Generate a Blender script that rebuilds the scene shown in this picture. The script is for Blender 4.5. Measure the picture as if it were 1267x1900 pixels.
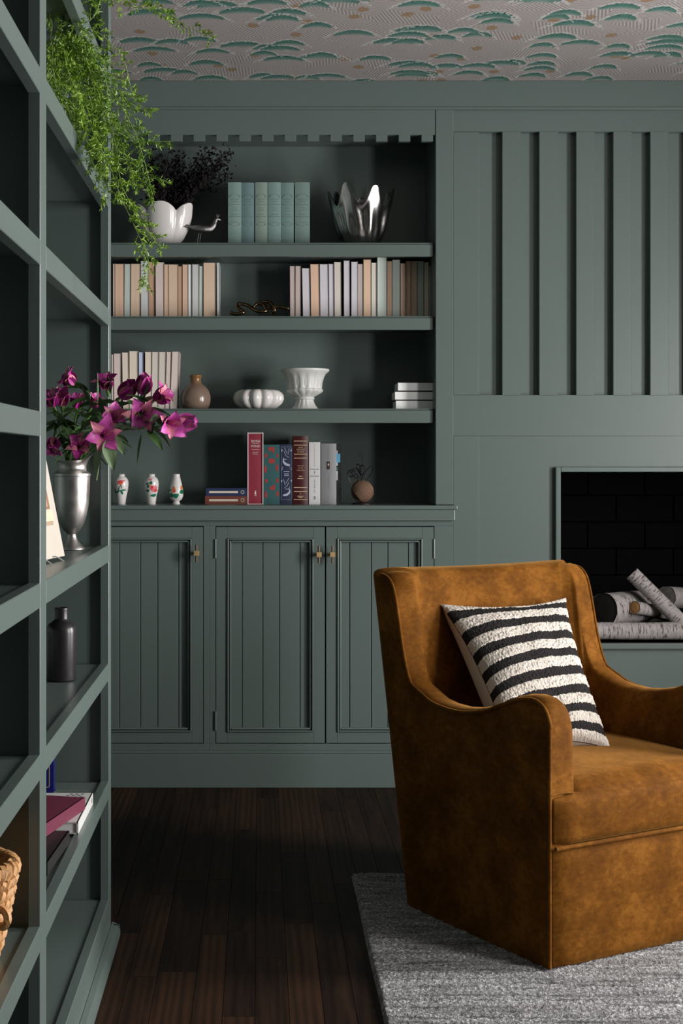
import bpy, bmesh, math, random
import numpy as np
from mathutils import Vector, Matrix, noise

for _o in list(bpy.data.objects):
    bpy.data.objects.remove(_o, do_unlink=True)
SC = bpy.context.scene
COL = SC.collection
PI = math.pi
R = random.Random(7)

# ------------------------------------------------------------------ camera
F, CX, CY, EYE = 2700.0, 482.0, 855.0, 1.122
cam = bpy.data.cameras.new('camera')
cam.sensor_fit = 'AUTO'; cam.sensor_width = 36.0
cam.lens = F / 1900.0 * 36.0
cam.shift_x = (633.5 - CX) / 1900.0
cam.shift_y = (CY - 950.0) / 1900.0
cam.clip_start = 0.05
camo = bpy.data.objects.new('camera', cam)
camo.location = (0, 0, EYE); camo.rotation_euler = (PI / 2, 0, 0)
COL.objects.link(camo); SC.camera = camo

# ------------------------------------------------------------------ light
w = bpy.data.worlds.new('daylight'); SC.world = w; w.use_nodes = True
w.node_tree.nodes['Background'].inputs[0].default_value = (0.75, 0.85, 1.0, 1)
w.node_tree.nodes['Background'].inputs[1].default_value = 1.0
WINDOWS = [(1.50, 2.20, 0.55, 1.95), (3.00, 3.58, 0.55, 1.95)]   # y0, y1, z0, z1 of the two windows in the right wall
ROOM_X1 = 2.52
def window_light(y0, y1, z0, z1, power):
    l = bpy.data.lights.new('window_daylight', 'AREA'); l.shape = 'RECTANGLE'
    l.size = z1 - z0; l.size_y = y1 - y0
    l.energy = power; l.color = (1.0, 0.975, 0.95)
    o = bpy.data.objects.new('window_daylight', l)
    o.location = (ROOM_X1 + 0.13, (y0 + y1) / 2, (z0 + z1) / 2)
    o.rotation_euler = (0, PI / 2, 0)          # lamp's -Z looks to -X, into the room
    COL.objects.link(o)
window_light(*WINDOWS[0], 108)
window_light(*WINDOWS[1], 142)
SC.view_settings.view_transform = 'Standard'
SC.view_settings.look = 'None'
SC.view_settings.gamma = 1.0
SC.view_settings.use_curve_mapping = False
SC.view_settings.exposure = 0.0

# ------------------------------------------------------------------ helpers
def PX(px, Y): return (px - CX) * Y / F
def PZ(py, Y): return EYE - (py - CY) * Y / F
def P(px, py, Y): return Vector((PX(px, Y), Y, PZ(py, Y)))

WM = {}
def link(o, parent=None):
    COL.objects.link(o)
    if parent is not None:
        o.parent = parent
        m = WM.get(parent.name)
        if m is not None: o.matrix_parent_inverse = m.inverted()
    return o
def tag(o, label=None, cat=None, group=None, kind=None):
    if label: o['label'] = label
    if cat: o['category'] = cat
    if group: o['group'] = group
    if kind: o['kind'] = kind
    return o
def thing(name, label, cat, loc=(0, 0, 0), group=None):
    o = bpy.data.objects.new(name, None); o.empty_display_size = 0.05
    COL.objects.link(o); o.location = loc
    WM[o.name] = Matrix.Translation(loc)
    return tag(o, label, cat, group)

class MB:
    def __init__(s): s.v = []; s.f = []
    def add(s, vs, fs):
        n = len(s.v); s.v.extend(vs); s.f.extend([tuple(i + n for i in f) for f in fs]); return s
    def box(s, x0, x1, y0, y1, z0, z1, fn=None):
        vs = [(x, y, z) for x in (x0, x1) for y in (y0, y1) for z in (z0, z1)]
        if fn: vs = [fn(*p) for p in vs]
        return s.add(vs, [(0, 1, 3, 2), (4, 6, 7, 5), (0, 4, 5, 1), (2, 3, 7, 6), (0, 2, 6, 4), (1, 5, 7, 3)])
    def grid(s, rows, closed=False):
        n, m = len(rows), len(rows[0]); vs = [p for r in rows for p in r]; fs = []
        for i in range(n - 1):
            for j in range(m if closed else m - 1):
                k = (j + 1) % m
                fs.append((i * m + j, i * m + k, (i + 1) * m + k, (i + 1) * m + j))
        return s.add(vs, fs)
    def tube(s, pts, r, seg=8, caps=True, closed=False):
        pts = [Vector(p) for p in pts]; n = len(pts)
        rs = r if isinstance(r, (list, tuple)) else [r] * n
        up = None; rows = []
        for i, p in enumerate(pts):
            if closed: t = pts[(i + 1) % n] - pts[i - 1]
            else: t = pts[min(i + 1, n - 1)] - pts[max(i - 1, 0)]
            t = t.normalized() if t.length > 1e-9 else Vector((0, 0, 1))
            if up is None:
                up = Vector((0, 0, 1)) if abs(t.z) < 0.9 else Vector((1, 0, 0))
            a = (up - t * up.dot(t))
            a = a.normalized() if a.length > 1e-6 else t.orthogonal().normalized()
            b = t.cross(a); up = a
            rows.append([tuple(p + (a * math.cos(q) + b * math.sin(q)) * rs[i]) for q in [2 * PI * k / seg for k in range(seg)]])
        if closed: rows.append(rows[0])
        base = len(s.v); s.grid(rows, closed=True)
        if caps and not closed:
            s.f.append(tuple(base + k for k in reversed(range(seg))))
            s.f.append(tuple(base + (n - 1) * seg + k for k in range(seg)))
        return s
    def lathe(s, prof, cx, cy, cz, seg=40, mod=None, cap0=True, cap1=False):
        rows = []
        for i, (r, z) in enumerate(prof):
            row = []
            for k in range(seg):
                th = 2 * PI * k / seg; rr, zz = r, z
                if mod: rr, zz = mod(th, r, z, i)
                row.append((cx + rr * math.cos(th), cy + rr * math.sin(th), cz + zz))
            rows.append(row)
        base = len(s.v); s.grid(rows, closed=True)
        if cap0: s.f.append(tuple(base + k for k in reversed(range(seg))))
        if cap1: s.f.append(tuple(base + (len(rows) - 1) * seg + k for k in range(seg)))
        return s
    def xform(s, fn): s.v = [fn(Vector(p)) for p in s.v]; return s
    def build(s, name, mat, parent=None, smooth=False, bevel=0, bseg=2, angle=40):
        me = bpy.data.meshes.new(name)
        vs = [tuple(p) for p in s.v]; loc = (0, 0, 0)
        if parent is None:
            a = np.array(vs); lo = a.min(0); hi = a.max(0)
            loc = (float((lo[0] + hi[0]) / 2), float((lo[1] + hi[1]) / 2), float(lo[2]))
            vs = [(p[0] - loc[0], p[1] - loc[1], p[2] - loc[2]) for p in vs]
        me.from_pydata(vs, [], s.f); me.update()
        bm = bmesh.new(); bm.from_mesh(me)
        bmesh.ops.recalc_face_normals(bm, faces=bm.faces)
        if bevel:
            es = [e for e in bm.edges if len(e.link_faces) == 2 and e.calc_face_angle(0) > 0.6]
            bmesh.ops.bevel(bm, geom=es, offset=bevel, segments=bseg, profile=0.5, affect='EDGES', clamp_overlap=True)
        bm.to_mesh(me); bm.free()
        if smooth:
            me.polygons.foreach_set('use_smooth', [True] * len(me.polygons))
            try: me.set_sharp_from_angle(angle=math.radians(angle))
            except Exception: pass
        me.materials.append(mat)
        o = bpy.data.objects.new(name, me); o.location = loc
        link(o, parent)
        WM[o.name] = Matrix.Translation(loc)
        return o

def bx(name, x0, x1, y0, y1, z0, z1, mat, parent=None, bevel=0.0, bseg=2):
    return MB().box(x0, x1, y0, y1, z0, z1).build(name, mat, parent, bevel=bevel, bseg=bseg)
def lerp(a, b, t): return a + (b - a) * t
def interp(x, xs, ys): return float(np.interp(x, xs, ys))
def spline(pts, n):
    """Catmull-Rom through 3-D points"""
    pts = [Vector(p) for p in pts]; q = [pts[0] * 2 - pts[1]] + pts + [pts[-1] * 2 - pts[-2]]
    out = []; m = len(pts) - 1
    for i in range(n):
        u = i / (n - 1) * m; k = min(int(u), m - 1); t = u - k
        p0, p1, p2, p3 = q[k], q[k + 1], q[k + 2], q[k + 3]
        out.append(0.5 * ((2 * p1) + (p2 - p0) * t + (2 * p0 - 5 * p1 + 4 * p2 - p3) * t * t + (3 * p1 - p0 - 3 * p2 + p3) * t ** 3))
    return out

# ------------------------------------------------------------------ materials
def srgb(r, g, b):
    f = lambda c: (c / 255) / 12.92 if c / 255 <= 0.04045 else ((c / 255 + 0.055) / 1.055) ** 2.4
    return (f(r), f(g), f(b))
class NT:
    """small node-tree builder"""
    def __init__(s, name):
        s.m = bpy.data.materials.new(name); s.m.use_nodes = True
        s.t = s.m.node_tree; s.b = s.t.nodes['Principled BSDF']; s.out = s.t.nodes['Material Output']
    def n(s, typ, ins=None, **kw):
        nd = s.t.nodes.new(typ)
        for k, v in kw.items(): setattr(nd, k, v)
        for k, v in (ins or {}).items():
            if isinstance(v, bpy.types.NodeSocket): s.t.links.new(v, nd.inputs[k])
            else: nd.inputs[k].default_value = v
        return nd
    def math(s, op, a, b=0.0, c=0.0, clamp=False):
        return s.n('ShaderNodeMath', {0: a, 1: b, 2: c}, operation=op, use_clamp=clamp).outputs[0]
    def mix(s, f, a, b, blend='MIX'):
        nd = s.t.nodes.new('ShaderNodeMix'); nd.data_type = 'RGBA'; nd.blend_type = blend
        for k, v in ((0, f), (6, a), (7, b)):
            if isinstance(v, bpy.types.NodeSocket): s.t.links.new(v, nd.inputs[k])
            else: nd.inputs[k].default_value = (v if k == 0 else (*v, 1) if len(v) == 3 else v)
        return nd.outputs[2]
    def ramp(s, f, stops):
        nd = s.t.nodes.new('ShaderNodeValToRGB'); cr = nd.color_ramp
        while len(cr.elements) < len(stops): cr.elements.new(0.5)
        for e, (p, c) in zip(cr.elements, stops): e.position = p; e.color = (*c, 1)
        s.t.links.new(f, nd.inputs[0]); return nd.outputs[0]
    def coord(s, which='Object'): return s.n('ShaderNodeTexCoord').outputs[which]
    def scaled(s, v, sc): return s.n('ShaderNodeMapping', {0: v, 3: sc}).outputs[0]
    def noise(s, v, scale, detail=3, rough=0.5): 
        return s.n('ShaderNodeTexNoise', {'Vector': v, 'Scale': scale, 'Detail': detail, 'Roughness': rough}).outputs[0]
    def bump(s, h, strength, dist=0.01):
        nd = s.n('ShaderNodeBump', {'Height': h, 'Strength': strength, 'Distance': dist})
        s.t.links.new(nd.outputs[0], s.b.inputs['Normal'])
    def set(s, **kw):
        for k, v in kw.items():
            k = k.replace('_', ' ')
            if isinstance(v, bpy.types.NodeSocket): s.t.links.new(v, s.b.inputs[k])
            else: s.b.inputs[k].default_value = (*v, 1) if isinstance(v, tuple) and len(v) == 3 else v
        return s.m
_cache = {}
def flat(name, c, rough=0.5, metal=0.0, var=0.12, nscale=30, bump=0.0, **kw):
    if name in _cache: return _cache[name]
    t = NT(name); v = t.coord()
    f = t.noise(v, nscale, 4)
    lo = tuple(x * (1 - var) for x in c); hi = tuple(min(1, x * (1 + var)) for x in c)
    t.set(Base_Color=t.mix(f, lo, hi), Roughness=rough, Metallic=metal, **kw)
    if bump: t.bump(t.noise(v, nscale * 6, 3), bump, 0.002)
    _cache[name] = t.m; return t.m

def m_paint():
    t = NT('green_grey_paint'); v = t.coord()
    f = t.noise(v, 3.0, 3)
    t.set(Base_Color=t.mix(f, (0.098, 0.127, 0.118), (0.109, 0.141, 0.131)), Roughness=0.33)
    t.b.inputs['Specular IOR Level'].default_value = 0.45
    t.bump(t.noise(t.scaled(v, (1, 1, 0.25)), 260, 2), 0.05, 0.001)
    return t.m
PAINT = m_paint()

def m_ceiling():
    t = NT('fern_wallpaper'); v = t.n('ShaderNodeNewGeometry').outputs['Position']
    sep = t.n('ShaderNodeSeparateXYZ', {0: v}); x, y = sep.outputs[0], sep.outputs[1]
    xy = t.n('ShaderNodeCombineXYZ', {0: x, 1: y, 2: 0.0}).outputs[0]
    # feathery fern strokes, a fan in every cell
    def cells(scale, off, sx=1.0, sy=1.0, rnd=1.0):
        c = t.n('ShaderNodeMapping', {0: xy, 1: (off, off * 1.7, 0), 3: (sx, sy, 1)}).outputs[0]
        vo = t.n('ShaderNodeTexVoronoi', {'Vector': c, 'Scale': scale, 'Randomness': rnd}, voronoi_dimensions='2D')
        d = t.n('ShaderNodeVectorMath', {0: c, 1: vo.outputs['Position']}, operation='SUBTRACT').outputs[0]
        s2 = t.n('ShaderNodeSeparateXYZ', {0: d}); s3 = t.n('ShaderNodeSeparateColor', {0: vo.outputs['Color']})
        return s2.outputs[0], s2.outputs[1], s3.outputs
    def fan(scale, off, period):
        dx, dy, rc = cells(scale, off)
        a = t.math('MULTIPLY', rc[0], 6.283)
        ca, sa = t.math('COSINE', a), t.math('SINE', a)
        u = t.math('ADD', t.math('MULTIPLY', dx, ca), t.math('MULTIPLY', dy, sa))
        q = t.math('SUBTRACT', t.math('MULTIPLY', dy, ca), t.math('MULTIPLY', dx, sa))
        ph = t.math('MULTIPLY', t.math('ADD', q, t.math('MULTIPLY', t.math('ABSOLUTE', u), 0.9)), 6.283 / period)
        wv = t.math('ADD', t.math('MULTIPLY', t.math('SINE', ph), 0.5), 0.5)
        return t.math('POWER', wv, 2.2), rc[1]
    f1, k1 = fan(6.5, 0.37, 0.014)
    base = t.mix(t.noise(xy, 5, 3), (0.20, 0.17, 0.165), (0.27, 0.235, 0.23))
    base = t.mix(t.math('MULTIPLY', f1, 0.85), base, (0.48, 0.45, 0.44))
    # small ochre touches
    ox, oy, orc = cells(5.5, 2.31, 1.0, 1.0)
    od = t.math('ADD', t.math('POWER', t.math('DIVIDE', ox, 0.017), 2.0), t.math('POWER', t.math('DIVIDE', oy, 0.022), 2.0))
    od = t.math('ADD', od, t.math('MULTIPLY', t.math('SUBTRACT', t.noise(xy, 80, 2), 0.5), 2.2))
    base = t.mix(t.math('MULTIPLY', t.math('LESS_THAN', od, 1.0), 0.8), base, (0.24, 0.14, 0.06))
    # green tree-crown clouds
    for scale, off, aa, bb in ((3.8, 0.0, 0.060, 0.036), (4.0, 5.13, 0.052, 0.032), (3.6, 9.71, 0.056, 0.031)):
        dx, dy, rc = cells(scale, off, 1.0, 1.25, 0.9)
        aax = t.math('MULTIPLY_ADD', rc[0], 0.03, aa * 0.75)
        wob = t.math('MULTIPLY', t.math('SUBTRACT', t.noise(xy, 70, 2), 0.5), 0.9)
        arch = t.math('MULTIPLY_ADD', t.math('POWER', t.math('DIVIDE', dx, aax), 2.0), -0.034, dy)
        e = t.math('ADD', t.math('POWER', t.math('DIVIDE', dx, aax), 2.0), t.math('POWER', t.math('DIVIDE', arch, bb), 2.0))
        e2 = t.math('ADD', e, wob)
        g = t.math('DIVIDE', arch, bb)              # -1 towards the room, +1 towards the wall
        fr = t.n('ShaderNodeTexVoronoi', {'Vector': xy, 'Scale': 95.0}, voronoi_dimensions='2D').outputs['Distance']
        dots = t.math('LESS_THAN', fr, 0.42)
        halo = t.math('MULTIPLY', t.math('MULTIPLY', t.math('LESS_THAN', e2, 2.3), t.math('LESS_THAN', g, 0.15)), dots)
        base = t.mix(t.math('MULTIPLY', halo, 0.8), base, (0.50, 0.50, 0.48))
        teal = t.mix(t.math('MULTIPLY_ADD', g, 0.6, 0.35, True), (0.018, 0.090, 0.072), (0.15, 0.26, 0.225))
        teal = t.mix(t.math('MULTIPLY', dots, t.math('LESS_THAN', g, -0.25)), teal, (0.06, 0.17, 0.14))
        inside = t.math('LESS_THAN', e2, 1.0)
        edge = t.math('MULTIPLY', inside, t.math('SUBTRACT', 1.0, t.math('MULTIPLY', t.math('GREATER_THAN', g, 0.5), 0.35)))
        base = t.mix(edge, base, teal)
    t.set(Base_Color=base, Roughness=0.8)
    return t.m

def m_plank():
    t = NT('dark_stained_oak'); pos = t.n('ShaderNodeNewGeometry').outputs['Position']
    rnd = t.n('ShaderNodeObjectInfo').outputs['Random']
    off = t.n('ShaderNodeCombineXYZ', {0: t.math('MULTIPLY', rnd, 7.3), 1: t.math('MULTIPLY', rnd, 31.0), 2: 0.0}).outputs[0]
    p = t.n('ShaderNodeVectorMath', {0: pos, 1: off}, operation='ADD').outputs[0]
    g = t.noise(t.scaled(p, (38, 2.2, 1)), 1.0, 6, 0.62)
    rings = t.n('ShaderNodeTexWave', {'Vector': t.scaled(p, (16, 1.0, 1)), 'Scale': 1.0, 'Distortion': 6.0, 'Detail': 3.0, 'Detail Scale': 0.8}).outputs[1]
    base = t.ramp(rnd, [(0.0, (0.010, 0.0052, 0.0036)), (0.5, (0.020, 0.0098, 0.0062)), (1.0, (0.040, 0.0190, 0.0098))])
    base = t.mix(t.math('MULTIPLY', rings, 0.62), base, (0.006, 0.004, 0.0035))
    base = t.mix(t.math('MULTIPLY', t.math('SUBTRACT', g, 0.45, clamp=True), 1.4), base, (0.062, 0.030, 0.0155))
    t.set(Base_Color=base, Roughness=0.55)
    t.b.inputs['Specular IOR Level'].default_value = 0.10
    t.bump(g, 0.15, 0.002)
    return t.m

def m_rug():
    t = NT('grey_rug_pile'); pos = t.n('ShaderNodeNewGeometry').outputs['Position']
    st = t.noise(t.scaled(pos, (3.0, 26, 1)), 1.0, 4, 0.65)
    st2 = t.noise(t.scaled(pos, (7, 75, 1)), 1.0, 3, 0.6)
    big = t.noise(t.scaled(pos, (3, 6, 1)), 1.0, 2)
    fine = t.noise(pos, 150, 3, 0.7)
    dark = t.math('MULTIPLY', t.math('SUBTRACT', st, 0.47, clamp=True), 7.0, clamp=True)
    d2 = t.math('MULTIPLY', t.math('SUBTRACT', st2, 0.52, clamp=True), 8.0, clamp=True)
    base = t.ramp(fine, [(0.34, (0.075, 0.073, 0.076)), (0.5, (0.225, 0.22, 0.226)), (0.66, (0.66, 0.645, 0.66))])
    base = t.mix(t.math('MULTIPLY', dark, 0.5), base, (0.055, 0.051, 0.052))
    base = t.mix(t.math('MULTIPLY', d2, 0.85), base, (0.022, 0.020, 0.021))
    base = t.mix(t.math('MULTIPLY', big, 0.25), base, (0.15, 0.145, 0.145))
    t.set(Base_Color=base, Roughness=0.9)
    t.b.inputs['Sheen Weight'].default_value = 0.08
    t.bump(fine, 1.0, 0.008)
    return t.m

def m_velvet():
    t = NT('amber_velvet'); v = t.coord()
    a = t.noise(v, 11, 4, 0.6); b = t.noise(t.scaled(v, (1, 1, 1.6)), 60, 4, 0.65)
    k = t.math('MULTIPLY', t.math('MULTIPLY_ADD', b, 0.45, t.math('MULTIPLY', a, 0.75)), 1.0)
    nap = t.ramp(k, [(0.46, (0.074, 0.0255, 0.0030)), (0.60, (0.110, 0.0395, 0.0046)), (0.72, (0.165, 0.063, 0.0090))])
    t.set(Base_Color=nap, Roughness=0.75)
    t.b.inputs['Specular IOR Level'].default_value = 0.05
    t.b.inputs['Sheen Weight'].default_value = 0.30
    t.b.inputs['Sheen Roughness'].default_value = 0.35
    t.b.inputs['Sheen Tint'].default_value = (1.0, 0.52, 0.16, 1)
    t.bump(t.math('ADD', t.noise(v, 900, 2), t.math('MULTIPLY', b, 2.0)), 0.12, 0.002)
    return t.m

def m_birch():
    t = NT('birch_bark'); v = t.coord('UV')
    n1 = t.noise(t.scaled(v, (5, 2.0, 1)), 4.0, 5, 0.65)
    len_ = t.noise(t.scaled(v, (30, 3.2, 1)), 2.2, 3, 0.6)
    base = t.mix(n1, (0.22, 0.19, 0.185), (0.50, 0.46, 0.455))
    base = t.mix(t.math('MULTIPLY', t.math('SUBTRACT', len_, 0.55, clamp=True), 12.0, clamp=True), base, (0.045, 0.032, 0.028))
    base = t.mix(t.math('MULTIPLY', t.math('SUBTRACT', n1, 0.54, clamp=True), 10.0, clamp=True), base, (0.10, 0.065, 0.05))
    t.set(Base_Color=base, Roughness=0.75)
    t.bump(t.math('ADD', n1, len_), 0.4, 0.004)
    return t.m

def m_paper(name, c):
    if name in _cache: return _cache[name]
    t = NT(name); v = t.coord()
    s = t.noise(t.scaled(v, (900, 1, 1.5)), 1.0, 2, 0.6)
    t.set(Base_Color=t.mix(s, tuple(x * 0.78 for x in c), tuple(min(1, x * 1.08) for x in c)), Roughness=0.85)
    t.bump(s, 0.25, 0.001)
    _cache[name] = t.m; return t.m

def m_pillow():
    t = NT('striped_boucle'); uv = t.coord('UV')
    sep = t.n('ShaderNodeSeparateXYZ', {0: uv}); u, vv = sep.outputs[0], sep.outputs[1]
    wob = t.math('MULTIPLY', t.math('SUBTRACT', t.noise(uv, 60, 3), 0.5), 0.016)
    wob2 = t.math('MULTIPLY', t.math('SUBTRACT', t.noise(uv, 4, 2), 0.5), 0.02)
    ph = t.math('FRACT', t.math('MULTIPLY', t.math('ADD', t.math('ADD', vv, wob), wob2), 8.25))
    blk = t.math('LESS_THAN', t.math('ABSOLUTE', t.math('SUBTRACT', ph, 0.60)), 0.235)
    fine = t.noise(uv, 150, 3, 0.7)
    cream = t.mix(fine, (0.42, 0.37, 0.32), (0.74, 0.68, 0.62))
    cream = t.mix(t.math('LESS_THAN', t.noise(uv, 110, 2), 0.30), cream, (0.22, 0.16, 0.12))
    black = t.mix(fine, (0.008, 0.007, 0.008), (0.035, 0.031, 0.031))
    t.set(Base_Color=t.mix(blk, cream, black), Roughness=0.95)
    t.b.inputs['Specular IOR Level'].default_value = 0.1
    t.bump(fine, 0.7, 0.006)
    return t.m
def m_silver_antique():
    t = NT('tarnished_pewter'); v = t.coord()
    n = t.noise(v, 28, 5, 0.6)
    t.set(Base_Color=t.mix(n, (0.27, 0.25, 0.24), (0.66, 0.63, 0.61)), Metallic=1.0,
          Roughness=t.math('MULTIPLY_ADD', n, 0.3, 0.24))
    t.bump(t.noise(v, 90, 3), 0.1, 0.001)
    return t.m
def m_petal(name, c0, c1):
    t = NT(name); v = t.coord()
    n = t.noise(v, 70, 4, 0.6)
    t.set(Base_Color=t.mix(n, c0, c1), Roughness=0.5)
    t.b.inputs['Subsurface Weight'].default_value = 0.12
    t.b.inputs['Subsurface Radius'].default_value = (0.01, 0.003, 0.006)
    return t.m
def m_leaf(name, c0, c1, sc=80, trans=0.0):
    t = NT(name); v = t.coord()
    t.set(Base_Color=t.mix(t.noise(v, sc, 3), c0, c1), Roughness=0.45)
    if trans: t.b.inputs['Subsurface Weight'].default_value = trans; t.b.inputs['Subsurface Radius'].default_value = (0.004, 0.006, 0.001)
    return t.m
def m_glass_pane():
    t = NT('window_glass')
    tr = t.n('ShaderNodeBsdfTransparent'); gl = t.n('ShaderNodeBsdfGlossy', {'Roughness': 0.03})
    mx = t.n('ShaderNodeMixShader', {0: 0.06, 1: tr.outputs[0], 2: gl.outputs[0]})
    t.t.links.new(mx.outputs[0], t.out.inputs[0]); return t.m

CEIL = m_ceiling(); PLANK = m_plank(); RUG = m_rug(); VELVET = m_velvet(); BIRCH = m_birch()
PILLOW = m_pillow(); PEWTER = m_silver_antique(); PANE = m_glass_pane()
CHROME = flat('smoky_mirror_glass', (0.42, 0.40, 0.39), 0.20, 1.0, 0.05)
BRONZE = flat('dark_bronze', (0.11, 0.08, 0.06), 0.4, 0.5)
BRASS = flat('aged_brass', (0.60, 0.41, 0.20), 0.45, 0.65)
BLACKIRON = flat('black_iron', (0.008, 0.008, 0.008), 0.5, 0.3)
WHITECER = flat('white_glazed_ceramic', (0.66, 0.625, 0.61), 0.18, 0, 0.03)
WHITEMATT = flat('white_matt_ceramic', (0.58, 0.575, 0.555), 0.4, 0, 0.03)
# ================================================================== the room shell
def struct(o): o['kind'] = 'structure'; return o
CEIL_Z, X0, X1, Y0, Y1 = 2.4276, -0.70, ROOM_X1, -3.2, 5.60
YF = 5.0                                      # face of the built-in joinery on the far wall
fx = lambda px: PX(px, YF)
fz = lambda py: PZ(py, YF)
struct(bx('ceiling', X0 - .1, X1 + .1, Y0 - .1, Y1, CEIL_Z, CEIL_Z + .08, CEIL))
flo = struct(bx('floor', X0 - .1, X1 + .1, Y0 - .1, Y1, -0.08, -0.004, flat('subfloor_gap', (0.004, 0.003, 0.0025), 0.9)))
wl = struct(bx('wall_left', X0 - .1, X0, Y0, Y1, 0, CEIL_Z, PAINT))
struct(bx('wall_rear', X0, X1, Y0 - .1, Y0, 0, CEIL_Z, PAINT))
struct(bx('wall_outer', X0, X1, Y1 - .02, Y1, -.08, CEIL_Z, flat('dark_masonry', (0.02, 0.02, 0.02), .9)))
# right wall with two window openings
wr = MB(); prev = Y0
for (a, b, c, d) in WINDOWS:
    wr.box(X1, X1 + .12, prev, a, 0, CEIL_Z); wr.box(X1, X1 + .12, a, b, 0, c); wr.box(X1, X1 + .12, a, b, d, CEIL_Z); prev = b
wr.box(X1, X1 + .12, prev, Y1, 0, CEIL_Z)
struct(wr.build('wall_right', PAINT))
for i, (a, b, c, d) in enumerate(WINDOWS):
    m = MB()
    for (p, q, r_, s) in ((a, a + .035, c, d), (b - .035, b, c, d), (a, b, c, c + .035), (a, b, d - .035, d)):
        m.box(X1 + .01, X1 + .06, p, q, r_, s)
    wn = struct(m.build('window_%d' % (i + 1), PAINT))
    bx('window_pane', X1 + .03, X1 + .034, a + .03, b - .03, c + .03, d - .03, PANE, wn)
    bx('window_sill', X1 - .03, X1 + .01, a - .03, b + .03, c - .03, c, PAINT, wn, 0.004)

# floor boards, running towards the far wall
unit = MB().box(0, 1, 0, 1, -0.02, 0)
ume = bpy.data.meshes.new('plank'); ume.from_pydata(unit.v, [], unit.f); ume.materials.append(PLANK); ume.update()
WM[flo.name] = Matrix.Translation(flo.location)
def plank(xa, xb, ya, yb):
    o = bpy.data.objects.new('plank', ume); o.scale = (xb - xa, yb - ya, 1); o.location = (xa, ya, 0)
    link(o, flo)
rr = random.Random(21); x = X0
while x < X1 - .01:
    wdt = rr.choice((0.062, 0.066, 0.07, 0.085)); near = x < 0.75
    if not near: wdt = 0.12
    y = 1.35 - rr.random() * 0.5
    while y < 5.05:
        L = (0.45 + rr.random() * 0.75) if near else 1.4 + rr.random() * 1.6
        ye = min(y + L, 5.06)
        plank(x + .0006, min(x + wdt, X1) - .0006, y + .0008, ye - .0008); y = ye
    x += wdt
for k in range(12): plank(X0 + k * .2684, X0 + (k + 1) * .2684 - .001, Y0, .84)
for k in range(12): plank(X0 + k * .2684, X0 + (k + 1) * .2684 - .001, .841, 1.351)

# ------------------------------------------------------------------ far wall: chimney breast with slats and firebox
OP0, OP1 = fx(1040), 2.07                    # fire opening
OZ0, OZ1 = fz(1194), fz(876)
XR = 2.345
wb = MB()
wb.box(fx(841), fx(890), YF + .010, YF + .20, fz(243), CEIL_Z).box(fx(841), fx(890), YF + .010, YF + .20, fz(808), fz(733))
wb.box(XR, X1, YF + .010, YF + .20, 0, CEIL_Z)
wb.box(fx(890), XR, YF + .010, YF + .20, fz(243), CEIL_Z)
wb.box(fx(890), XR, YF + .010, YF + .20, fz(808), fz(733))
wb.box(fx(890), XR, YF + .041, YF + .20, fz(733), fz(243))
zp = fz(808)
wb.box(fx(889), OP0, YF + .017, YF + .20, 0, zp); wb.box(OP1, XR, YF + .017, YF + .20, 0, zp)
wb.box(OP0, OP1, YF + .017, YF + .20, OZ1, zp); wb.box(OP0, OP1, YF + .017, YF + .20, 0, OZ0)
wback = struct(wb.build('wall_back', PAINT))
for a_, b_ in ((fz(733), fz(243)), (0, fz(808))): bx('edge_board', fx(841), fx(889.5), YF + .010, YF + .20, a_, b_, PAINT, wback, 0.0022, 1)
px = 932.5
while fx(px + 35) < XR:
    bx('slat', fx(px), fx(px + 34.5), YF + .010, YF + .042, fz(734), fz(242), PAINT, wback, 0.0012, 1); px += 68.8
# crown board and bead above everything
cb = MB().box(X0, X1, YF - .005, YF + .06, fz(199), CEIL_Z).box(X0, X1, YF - .009, YF + .05, fz(204), fz(199))
struct(cb.build('trim_1', PAINT, bevel=0.002))
# fire surround
s = MB(); ym, yn = YF - .004, YF + .02; t_ = 9.5 / 540
s.box(OP0 - t_, OP0, ym, yn, OZ0 - .02, OZ1 + t_); s.box(OP1, OP1 + t_, ym, yn, OZ0 - .02, OZ1 + t_)
s.box(OP0, OP1, ym, yn, OZ1, OZ1 + t_)
s.box(OP0, OP1, ym, yn, OZ0 - .02, OZ0)
struct(s.build('trim_2', PAINT, bevel=0.003))
# firebox
SOOT = flat('sooty_firebrick', (0.0024, 0.0025, 0.0029), 0.9, 0, 0.35, 14, 0.4, Specular_IOR_Level=0.05)
MORT = flat('sooty_mortar', (0.0014, 0.0014, 0.0016), 0.95, Specular_IOR_Level=0.0)
FB = YF + .50
fb = MB()
fb.box(OP0 - .03, OP1 + .03, FB, FB + .04, OZ0 - .05, OZ1 + .06); fb.box(OP0 - .03, OP0 - .012, YF + .2, FB, OZ0 - .05, OZ1 + .06)
fb.box(OP1 + .012, OP1 + .03, YF + .2, FB, OZ0 - .05, OZ1 + .06); fb.box(OP0 - .03, OP1 + .03, YF + .02, FB, OZ1 + .012, OZ1 + .06)
fb.box(OP0 - .03, OP1 + .03, YF + .02, FB, OZ0 - .05, OZ0)
fbo = fb.build('firebox', MORT, wback)
bh, bl = .100, .215
ume2 = MB().box(-.5, .5, -.5, .5, -.5, .5); bme = bpy.data.meshes.new('firebrick')
bmm = bmesh.new(); me_ = bpy.data.meshes.new('t'); me_.from_pydata(ume2.v, [], ume2.f); bmm.from_mesh(me_)
bmesh.ops.recalc_face_normals(bmm, faces=bmm.faces); bmm.to_mesh(bme); bmm.free(); bme.materials.append(SOOT)
def brick(cx, cy, cz, sx, sy, sz):
    o = bpy.data.objects.new('firebrick', bme); o.location = (cx, cy, cz); o.scale = (sx, sy, sz); link(o, fbo)
z = OZ0 + .001; row = 0
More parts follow.
